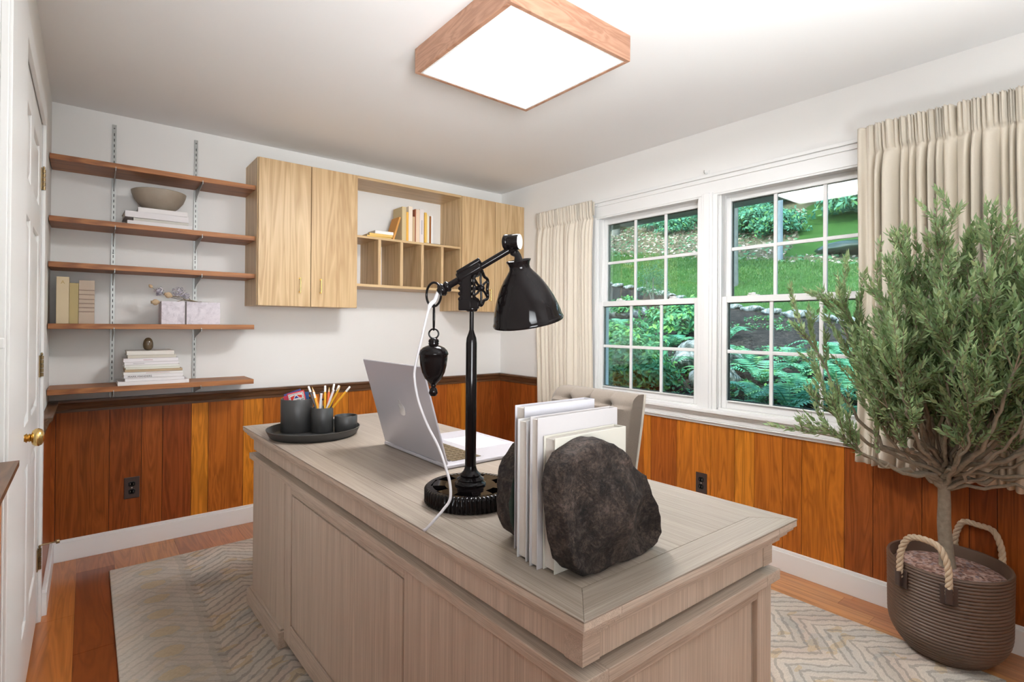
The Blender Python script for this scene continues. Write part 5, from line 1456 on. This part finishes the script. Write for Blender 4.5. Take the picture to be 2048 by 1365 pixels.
def twig(start, dr, L, r):
    pts = [start]; d = dr.normalized(); n = max(4, int(L / 0.03))
    for i in range(n):
        d = (d + Vector((rnd.gauss(0, .09), rnd.gauss(0, .09), rnd.gauss(0.05, .07)))).normalized()
        q = pts[-1] + d * (L / n)
        if q.x > 2.70: d.x = -abs(d.x) * 0.3; q.x = 2.70
        pts.append(q)
    tw.tube(pts, [r * (1 - 0.75 * i / n) + 0.0005 for i in range(n + 1)], 5, tone=(0.85, 0.78, 0.7))
    return pts
def leaves(pts, a, dens=0.0105, s0=0.031):
    acc = 0; ang = rnd.uniform(0, 6.28)
    N = len(pts)
    for i in range(N - 1):
        p, q = pts[i], pts[i + 1]; d = (q - p)
        if i / N < a: continue
        L = d.length; d = d.normalized()
        k = max(1, int(L / dens + rnd.random()))
        o = d.orthogonal().normalized(); w = d.cross(o)
        for j in range(k):
            pp = p + (q - p) * (j / k)
            ang += 1.57 + rnd.uniform(-.3, .3)
            for sg in (0, math.pi):
                if rnd.random() < 0.06: continue
                side = o * math.cos(ang + sg) + w * math.sin(ang + sg)
                ld_ = (d * rnd.uniform(0.8, 1.4) + side * rnd.uniform(0.5, 0.9)).normalized()
                sd = ld_.cross(d).normalized()
                s = s0 * rnd.uniform(0.65, 1.25)
                if pp.x + ld_.x * s > 2.722: continue
                leafq(pp, ld_, sd, s, rnd.choice(GT))
    d = (pts[-1] - pts[-2]).normalized(); o = d.orthogonal().normalized()
    leafq(pts[-1], d, o, s0, rnd.choice(GT))
def limb(p0, ctrl, tip, r0):
    pts = cat_rom([p0, ctrl, tip], 9)
    for p in pts: p.x = min(p.x, 2.70)
    for i in range(1, len(pts) - 1): pts[i] += Vector((rnd.gauss(0, .006), rnd.gauss(0, .006), rnd.gauss(0, .006)))
    tw.tube(pts, [r0 * (1 - 0.78 * i / (len(pts) - 1)) + 0.0008 for i in range(len(pts))], 8)
    return pts
fork = [Vector((2.632, 0.542, 0.64)), Vector((2.630, 0.545, 0.70)), Vector((2.630, 0.546, 0.71)), Vector((2.631, 0.545, 0.68))]
tips = []
N1 = 36
for i in range(N1):
    q = (i + 0.5) / N1
    zz = -0.38 + 1.36 * q
    an = i * 2.39996
    rr_ = math.sqrt(max(0.0, 1 - zz * zz)) * rnd.uniform(0.55, 1.0)
    tips.append(CC + Vector((CR.x * rr_ * math.cos(an), CR.y * rr_ * math.sin(an), CR.z * zz * rnd.uniform(0.85, 1.0))) * 0.84)
extra = [Vector((2.24, 0.80, 0.86)), Vector((2.27, 0.88, 1.02)), Vector((2.60, 0.16, 0.80)), Vector((2.48, 0.10, 0.86)), Vector((2.30, 0.74, 0.80)), Vector((2.34, 0.92, 1.22)), Vector((2.42, 0.84, 1.36)), Vector((2.66, 0.22, 0.78))]
for i, tp_ in enumerate(tips + extra):
    p0 = rnd.choice(fork) + Vector((rnd.gauss(0, .004), rnd.gauss(0, .004), 0))
    out = (Vector((tp_.x, tp_.y, 0)) - Vector((p0.x, p0.y, 0))); dz = tp_.z - p0.z
    mid = p0 + out * 0.62 + Vector((0, 0, dz * 0.40))
    pts = limb(p0, mid, tp_, rnd.uniform(0.0055, 0.0105))
    leaves(pts, 0.72)
    low = i >= N1
    nb = 12 if not low else 5
    for b in range(nb):
        k = int(len(pts) * rnd.uniform(0.46 if not low else 0.6, 0.99)); k = min(k, len(pts) - 2)
        base_ = pts[k]; fwd = (pts[k + 1] - pts[k]).normalized()
        outv = (base_ - CC); outv = Vector((outv.x / CR.x, outv.y / CR.y, outv.z / CR.z)).normalized()
        dr = fwd * 0.6 + outv * 0.25 + Vector((rnd.gauss(0, .40), rnd.gauss(0, .40), rnd.gauss(0.75, .35)))
        tpts = twig(base_, dr, rnd.uniform(0.12, 0.25), 0.0020)
        leaves(tpts, 0.12)
        for c_ in range(2 if not low else 1):
            kk = rnd.randrange(1, len(tpts) - 1)
            dr2 = (tpts[kk + 1] - tpts[kk]).normalized() + Vector((rnd.gauss(0, .45), rnd.gauss(0, .45), rnd.gauss(.4, .3)))
            t2 = twig(tpts[kk], dr2, rnd.uniform(0.06, 0.13), 0.0013)
            leaves(t2, 0.0)
P('branches', tw, M['bark'], tree, smooth=60)
P('foliage', lv, M['olive'], tree, recalc=False)

# ================================================================== the garden outside
PX = [3.0, 3.3, 4.0, 5.0, 6.0, 7.0, 8.0, 9.2, 12.0, 17.0, 20.0, 26.0, 34.0, 45.0, 60.0]
PZ = [0.30, 0.46, 0.62, 0.82, 1.00, 1.18, 1.36, 1.60, 2.20, 3.35, 4.45, 6.6, 9.6, 13.6, 18.0]
def gz(x, y):
    for i in range(len(PX) - 1):
        if x <= PX[i + 1] or i == len(PX) - 2:
            t = (x - PX[i]) / (PX[i + 1] - PX[i]); t = max(0, t)
            z = PZ[i] + (PZ[i + 1] - PZ[i]) * t; break
    k = max(0.0, min(1.0, (x - 7) / 8)); k = k * k * (3 - 2 * k)
    z += k * 0.10 * max(-4, min(12, y - 7))
    z += 0.05 * noise.noise(Vector((x * 0.9, y * 0.9, 0))) + 0.02 * noise.noise(Vector((x * 3, y * 3, 4)))
    return z
EDGE = [(-4, 7.0), (2.4, 7.7), (4.2, 9.0), (6.5, 10.4), (8.8, 11.8), (14, 13.0), (40, 16.0)]
def bed_edge(y):
    for (a, xa_), (b, xb_) in zip(EDGE[:-1], EDGE[1:]):
        if y <= b: return xa_ + (xb_ - xa_) * (y - a) / (b - a)
    return EDGE[-1][1]
def lawn_top(y): return 17.0 + 0.10 * (y - 7)
xs = [3.0 + 0.18 * i for i in range(36)]
while xs[-1] < 58: xs.append(xs[-1] * 1.035)
ys = [-6 + 0.35 * i for i in range(60)]
while ys[-1] < 58: ys.append(ys[-1] + 0.9)
vs = [(x, y, gz(x, y)) for y in ys for x in xs]
nx = len(xs)
fs = [(j * nx + i, j * nx + i + 1, (j + 1) * nx + i + 1, (j + 1) * nx + i) for j in range(len(ys) - 1) for i in range(nx - 1)]
gm = MB().add(vs, fs)
go = P('hillside', gm, M['ground'], kind='structure', smooth=180, recalc=False)
za = go.data.color_attributes.new('zone', 'FLOAT_COLOR', 'POINT')
buf = []
for x, y, z in vs:
    e = bed_edge(y)
    a = max(0, min(1, (x - e) / 0.5 + 0.5)); b = max(0, min(1, (x - lawn_top(y)) / 1.2 + 0.5))
    # grass path climbing on the right
    if x > 17.6 and abs(y - 0.335 * x) < 1.7: b = 0.0 if x < 27 else b
    buf += [a, b, 0, 1]
za.data.foreach_set('color', buf)
# house eave over the windows
m = MB().box(2.99, 3.50, -6, 8, 2.145, 2.165).box(3.47, 3.50, -6, 8, 2.10, 2.30)
for i in range(47):
    m.box(3.0, 3.46, -6 + i * 0.3, -5.99 + i * 0.3, 2.141, 2.145, (0.15, 0.15, 0.15))
P('trim_8', m, M['soffit'], kind='structure')
def hit(px_dir, x0=3.2):
    return None

rnd = random.Random(5)
def leaf_blob(n, s, cols, mat, flat=0.5, shell=0.6, aspect=0.5):
    m = MB()
    for _ in range(n):
        d = Vector((rnd.gauss(0, 1), rnd.gauss(0, 1), rnd.gauss(0, 1))).normalized()
        if d.z < -0.35: d.z = -d.z
        p = d * rnd.uniform(shell, 1.0); p.z = p.z * flat + flat * 0.55
        p *= 1 + 0.22 * noise.noise(d * 2.3)
        o = (d + Vector((rnd.gauss(0, .5), rnd.gauss(0, .5), rnd.gauss(0.4, .5)))).normalized()
        a = o.orthogonal().normalized(); an = rnd.uniform(0, 6.28)
        a = Matrix.Rotation(an, 3, o) @ a; b = o.cross(a)
        q = s * rnd.uniform(0.6, 1.3)
        m.add([p - a * q, p + b * q * aspect + o * q * 0.2, p + a * q, p - b * q * aspect + o * q * 0.2], [(0, 1, 2, 3)], rnd.choice(cols))
    return m
G5 = [(1.7, 1.25, 0.6), (0.7, 0.8, 0.75), (1, 1, 1), (1.3, 1.2, 1.1), (0.55, 0.7, 0.65), (1.15, 1.05, 0.8), (0.85, 1.05, 1.1)]
def mk(name, mb, mat):
    me_o = P(name, mb, mat, None, 'x', 'shrub', recalc=False, origin=(0, 0, 0))
    return me_o
shr = [mk('garden_shrub', leaf_blob(1500, 0.085, G5, None, 0.62), M['leaf']), mk('garden_shrub', leaf_blob(1100, 0.10, G5, None, 0.75), M['leaf'])]
wsh = [mk('woodland_shrub', leaf_blob(1500, 0.075, G5, None, 0.75, 0.5), M['woods']), mk('woodland_shrub', leaf_blob(1200, 0.09, G5, None, 0.65, 0.5), M['woods'])]
def fern_mesh(nf, L, arch, wd):
    m = MB()
    for f in range(nf):
        an = 2 * math.pi * f / nf + rnd.uniform(-.3, .3)
        h = Vector((math.cos(an), math.sin(an), 0)); sd = Vector((-h.y, h.x, 0))
        ll = L * rnd.uniform(0.7, 1.1); n = 15; pts = []
        for i in range(n + 1):
            q = i / n
            pts.append(h * ll * q * 0.85 + UP * ll * (arch * math.sin(min(1.0, q * 1.05) * 2.3)))
        t = rnd.choice(G5)
        m.tube(pts, [0.004 * (1 - q / (n + 1)) + 0.001 for q in range(n + 1)], 4, tone=(0.6, 0.6, 0.4))
        for i in range(1, n + 1):
            d = (pts[i] - pts[i - 1]).normalized()
            w = wd * ll * math.sin(math.pi * (0.12 + 0.86 * i / n)) ** 0.8
            for sg in (-1, 1):
                tip = pts[i] + sd * sg * w + d * w * 0.35 - UP * w * 0.15
                b = d * ll * 0.028
                m.add([pts[i] - b * 0.9, tip - b * 0.3, tip + b * 0.3, pts[i] + b * 0.9], [(0, 1, 2, 3)], t)
    return m
fer = [mk('fern', fern_mesh(11, 0.55, 0.42, 0.17), M['fern']), mk('fern', fern_mesh(9, 0.50, 0.30, 0.20), M['fern'])]
used = set()
def place(protos, i, x, y, s, label, group, cat, sink=0.0, sz=None):
    p = protos[i % len(protos)]
    z = gz(x, y) - sink
    sc = Vector((s, s, s * (sz or 1.0)))
    if p not in used:
        used.add(p); o = p; o.location = (x, y, z); o.scale = sc; o.rotation_euler = (0, 0, rnd.uniform(0, 6.28))
    else:
        o = p.copy(); COL.objects.link(o); o.location = (x, y, z); o.scale = sc; o.rotation_euler = (0, 0, rnd.uniform(0, 6.28))
    o['label'] = label; o['group'] = group; o['category'] = cat
    return o
# near bed seen through the lower right panes: ferns
fl = 'green fern among the dense ferns outside the lower panes of the windows'
for (x, y) in ((4.3, 1.55), (4.5, 1.85), (4.2, 2.05), (4.8, 1.65), (5.0, 2.0), (4.7, 2.25), (4.35, 1.30), (4.9, 1.35), (5.3, 1.75), (5.4, 2.3), (4.55, 1.05), (5.2, 1.2), (4.1, 1.75), (5.1, 2.55), (4.45, 2.45), (5.6, 1.5), (4.0, 1.4), (3.95, 2.15), (5.7, 2.0), (4.75, 2.75), (4.9, 3.0), (5.3, 2.9), (4.15, 1.0), (4.65, 1.45)):
    place(fer, int(x * 20), x, y, rnd.uniform(0.65, 0.95), fl, 'dense ferns below the windows', 'fern')
for i, (x, y, s, lb) in enumerate(((6.6, 3.62, 0.8, 'single fern on the dark mulch at the left edge of the right window'), (6.0, 4.05, 1.0, 'large spreading fern in the middle of the left window view'), (7.2, 5.95, 0.9, 'fern high in the far left panes of the left window'), (6.15, 4.45, 0.85, 'leafy fern just left of the largest fern in the left window'))):
    place(fer, i, x, y, s, lb, 'single ferns on the mulch', 'fern')
# shrubs seen through the lower left panes
sl = 'low green shrub in the bank of shrubs outside the left window'
for (x, y, s) in ((4.3, 3.45, 0.42), (4.6, 3.75, 0.45), (4.2, 3.15, 0.36), (4.9, 3.9, 0.45), (5.1, 4.3, 0.42), (4.4, 3.95, 0.40), (5.4, 4.6, 0.40), (4.05, 3.35, 0.33)):
    place(shr, int(x * 10), x, y, s, sl, 'low shrubs outside the left window', 'shrub')
for (x, y, s, lb) in ((6.6, 4.35, 0.55, 'bright green shrub near the post between the windows'), (7.6, 4.75, 0.5, 'small green shrub behind the pale boulder in the left window'), (8.6, 6.9, 0.4, 'small shrub by the stones at far left of the left window')):
    place(shr, int(x * 10), x, y, s, lb, 'shrubs further up the bed', 'shrub')
# ground cover nobody could count
m = MB()
for _ in range(5200):
    x = rnd.uniform(3.4, 8.2); y = rnd.uniform(0.6, 7.5)
    if noise.noise(Vector((x * 1.3, y * 1.3, 7))) < (-0.05 if x < 6 else 0.10): continue
    z = gz(x, y)
    for k in range(4):
        an = rnd.uniform(0, 6.28); h = Vector((math.cos(an), math.sin(an), rnd.uniform(0.2, 0.9))).normalized(); sd = Vector((-math.sin(an), math.cos(an), 0))
        p = Vector((x, y, z + rnd.uniform(0.0, 0.07))); s = rnd.uniform(0.025, 0.06)
        m.add([p, p + h * s * .5 + sd * s * .3, p + h * s, p + h * s * .5 - sd * s * .3], [(0, 1, 2, 3)], rnd.choice(G5 + [(1.7, 1.25, 0.8)]))
P('ground_cover', m, M['leaf'], None, 'scattered green ground cover on the mulch bed outside the windows', 'plants', kind='stuff', recalc=False, origin=(0, 0, 0))
# lawn blades
m = MB()
for _ in range(26000):
    y = rnd.uniform(1.0, 16); e = bed_edge(y); x = e + 0.2 + (lawn_top(y) - e) * rnd.random() ** 0.8
    if y > x * 0.95 or y < x * 0.25: continue
    z = gz(x, y); an = rnd.uniform(0, 6.28); s = rnd.uniform(0.03, 0.07) * (x / 12)
    sd = Vector((math.cos(an), math.sin(an), 0)) * 0.011 * (x / 12); le = Vector((rnd.gauss(0, .4), rnd.gauss(0, .4), 1)).normalized() * s
    m.add([(x, y, z) - sd if False else Vector((x, y, z - 0.005)) - sd, Vector((x, y, z - 0.005)) + sd, Vector((x, y, z)) + le], [(0, 1, 2)], rnd.choice(((1, 1, 1), (0.8, 0.9, 0.8), (1.25, 1.15, 1.0), (1.1, 1.0, 0.7))))
P('lawn_grass', m, M['grass'], None, 'mown green lawn on the slope behind the stone edged bed', 'grass', kind='stuff', recalc=False, origin=(0, 0, 0))
# fallen leaves on the upper slope
m = MB()
for _ in range(9000):
    y = rnd.uniform(3, 24); x = lawn_top(y) + rnd.uniform(-0.4, 8)
    if x > 17.6 and abs(y - 0.335 * x) < 1.6: continue
    if y > x * 0.98 or y < x * 0.25: continue
    z = gz(x, y) + 0.02; a = Vector((rnd.gauss(0, 1), rnd.gauss(0, 1), rnd.gauss(0, .5))).normalized(); b = a.orthogonal().normalized(); s = rnd.uniform(0.05, 0.11)
    p = Vector((x, y, z))
    m.add([p - a * s, p + b * s * .6, p + a * s, p - b * s * .6], [(0, 1, 2, 3)], rnd.choice(((0.34, 0.25, 0.19), (0.22, 0.14, 0.10), (0.42, 0.35, 0.29), (0.12, 0.09, 0.06), (0.07, 0.19, 0.08), (0.06, 0.16, 0.07))))
P('leaf_litter', m, M['petal'], None, 'brown fallen leaves covering the slope above the lawn', 'leaves', kind='stuff', recalc=False, origin=(0, 0, 0))
# edging stones and boulders
def boulder(sx_, sy_, sz_, seed):
    bm = bmesh.new(); bmesh.ops.create_icosphere(bm, subdivisions=3, radius=1.0)
    m = MB(); vs = []
    for v in bm.verts:
        p = v.co.copy(); k = 1 + 0.28 * noise.noise(p * 1.4 + Vector((seed, 0, 0))) + 0.10 * noise.noise(p * 4 + Vector((0, seed, 0)))
        vs.append(Vector((p.x * sx_ * k, p.y * sy_ * k, p.z * sz_ * k)))
    fs = [[v.index for v in f.verts] for f in bm.faces]; bm.free()
    return m.add(vs, fs)
est = [P('edging_stone', boulder(0.11, 0.27, 0.065, 3.1 * i), M['rockw'], None, 'x', 'stone', smooth=180, origin=(0, 0, 0)) for i in range(3)]
y = 1.6; i = 0
while y < 13:
    x = bed_edge(y)
    s = rnd.uniform(0.75, 1.2)
    o = est[i] if i < 3 else est[i % 3].copy()
    if i >= 3: COL.objects.link(o)
    o.location = (x, y, gz(x, y) + 0.03); o.scale = (s, s, s); o.rotation_euler = (0, 0, -0.45 + rnd.uniform(-.2, .2))
    o['label'] = 'pale flat stone in the row edging the lawn outside the windows'; o['group'] = 'stones edging the lawn'
    y += 0.50 * s; i += 1
for nm, x, y, sz_, lb in (('boulder', 5.05, 3.02, (0.30, 0.36, 0.22), 'large pale lichen covered boulder in the left window near the window post'), ('boulder', 7.6, 5.05, (0.30, 0.30, 0.20), 'small pale boulder under the meeting rail of the left window'), ('boulder', 8.7, 6.95, (0.34, 0.45, 0.18), 'pale flat boulder in the upper left panes of the left window'), ('boulder', 4.55, 2.62, (0.20, 0.24, 0.16), 'grey white rock low in the left panes of the right window'), ('boulder', 6.4, 2.25, (0.07, 0.08, 0.05), 'small light stone on the dark mulch in the right window'), ('boulder', 6.15, 2.0, (0.08, 0.07, 0.05), 'small pinkish stone beside the mulch at the olive tree')):
    b_ = P(nm, boulder(*sz_, x * 7), M['rockw'], None, lb, 'rock', smooth=180, origin=(0, 0, 0)); b_.location = (x, y, gz(x, y) + sz_[2] * 0.3)
# dark stone rimmed mound on the right
b_ = P('dark_mound', boulder(0.85, 1.1, 0.24, 4.4), M['slate'], None, 'dark low stone mound on the slope at the right edge of the right window', 'mound', smooth=180, origin=(0, 0, 0)); b_.location = (17.9, 5.75, gz(17.9, 5.75) + 0.10)
# twiggy dark bush in the left window
bsh = thing('dark_bush', 'dark twiggy evergreen bush at the bed edge in the left window', 'bush', (10.1, 7.35, gz(10.1, 7.35)))
m = leaf_blob(1400, 0.07, [(0.5, 0.6, 0.5), (0.7, 0.7, 0.6), (0.9, 0.7, 0.5)], None, 1.1, 0.4, 0.25)
m.v = [Vector((p.x * 0.42, p.y * 0.42, p.z * 0.55)) for p in m.v]
P('foliage', m, M['woods'], bsh, local=True, recalc=False)
P('stems', MB().tube([(0, 0, -0.05), (0.03, 0.02, 0.6)], [0.03, 0.01], 8).tube([(0, 0, -0.05), (-0.15, 0.1, 0.6)], [0.02, 0.008], 8), M['gbark'], bsh, local=True)
# utility pole and trees
b_ = P('utility_pole', MB().tube([(0, 0, -0.3), (0, 0, 9.0)], [0.135, 0.11], 20), M['pole'], None, 'grey wooden pole standing at the top of the lawn in the right window', 'pole', smooth=60, origin=(0, 0, 0)); b_.location = (17.0, 7.65, gz(17.0, 7.65))
def trunk_tree(x, y, r, h, label, lean=(0, 0), crown=2.5):
    t = thing('garden_tree', label, 'tree', (x, y, gz(x, y)), 'trees on the hillside')
    pts = [(0, 0, -0.4), (0, 0, 0.0), (lean[0] * 0.3, lean[1] * 0.3, h * 0.3), (lean[0], lean[1], h)]
    P('trunk', MB().tube(cat_rom(pts, 6), [r * (1.25 - 0.5 * i / 18) for i in range(19)], 16), M['gbark'], t, local=True, smooth=60)
    m = leaf_blob(900, 0.09, G5, None, 0.7, 0.4)
    m.v = [Vector((p.x * crown + lean[0], p.y * crown + lean[1], p.z * crown + h - crown * 0.3)) for p in m.v]
    P('crown', m, M['woods'], t, local=True, recalc=False)
    return t
trunk_tree(12.6, 6.95, 0.26, 7.5, 'broad grey tree trunk at the left edge of the right window', (0.8, 0.3))
trunk_tree(27.0, 9.1, 0.28, 9.0, 'dark tree trunk on the upper slope right of the pole')
trunk_tree(25.0, 7.3, 0.34, 9.0, 'thick dark tree trunk high in the rightmost upper panes')
trunk_tree(24.0, 19.2, 0.12, 8.0, 'thin pale tree trunk in the left window, left of its middle')
trunk_tree(29.0, 17.5, 0.25, 9.0, 'tree trunk behind the bushes in the left window')
trunk_tree(33.0, 14.0, 0.3, 9.0, 'tree far up the hill between the two windows')
trunk_tree(21.5, 18.0, 0.2, 8.0, 'tree with low crown at the far left of the left window')
# woodland shrubs
wl = 'leafy green shrub in the thicket on the hillside above the lawn'
for _ in range(95):
    y = rnd.uniform(4, 34); x = lawn_top(y) + 4.2 + 17 * rnd.random() ** 1.3
    if y > x * 0.98 or y < x * 0.24: continue
    if abs(y - 0.33 * x) < 2.1 and x < 22.5: continue
    place(wsh, int(x * 13), x, y, rnd.uniform(0.9, 1.7) * (1 + (x - 20) * 0.03), wl, 'shrubs in the hillside thicket', 'shrub', 0.1)
for (x, y, s) in ((20.5, 10.2, 1.15), (20.2, 9.0, 1.0), (21.2, 11.5, 1.2), (20.8, 9.4, 0.9), (22.4, 15.8, 1.1), (21.2, 14.2, 0.9)):
    place(wsh, int(x * 13), x, y, s, 'leafy green shrub at the front of the thicket just above the bare slope', 'front shrubs of the thicket', 'shrub', 0.1)
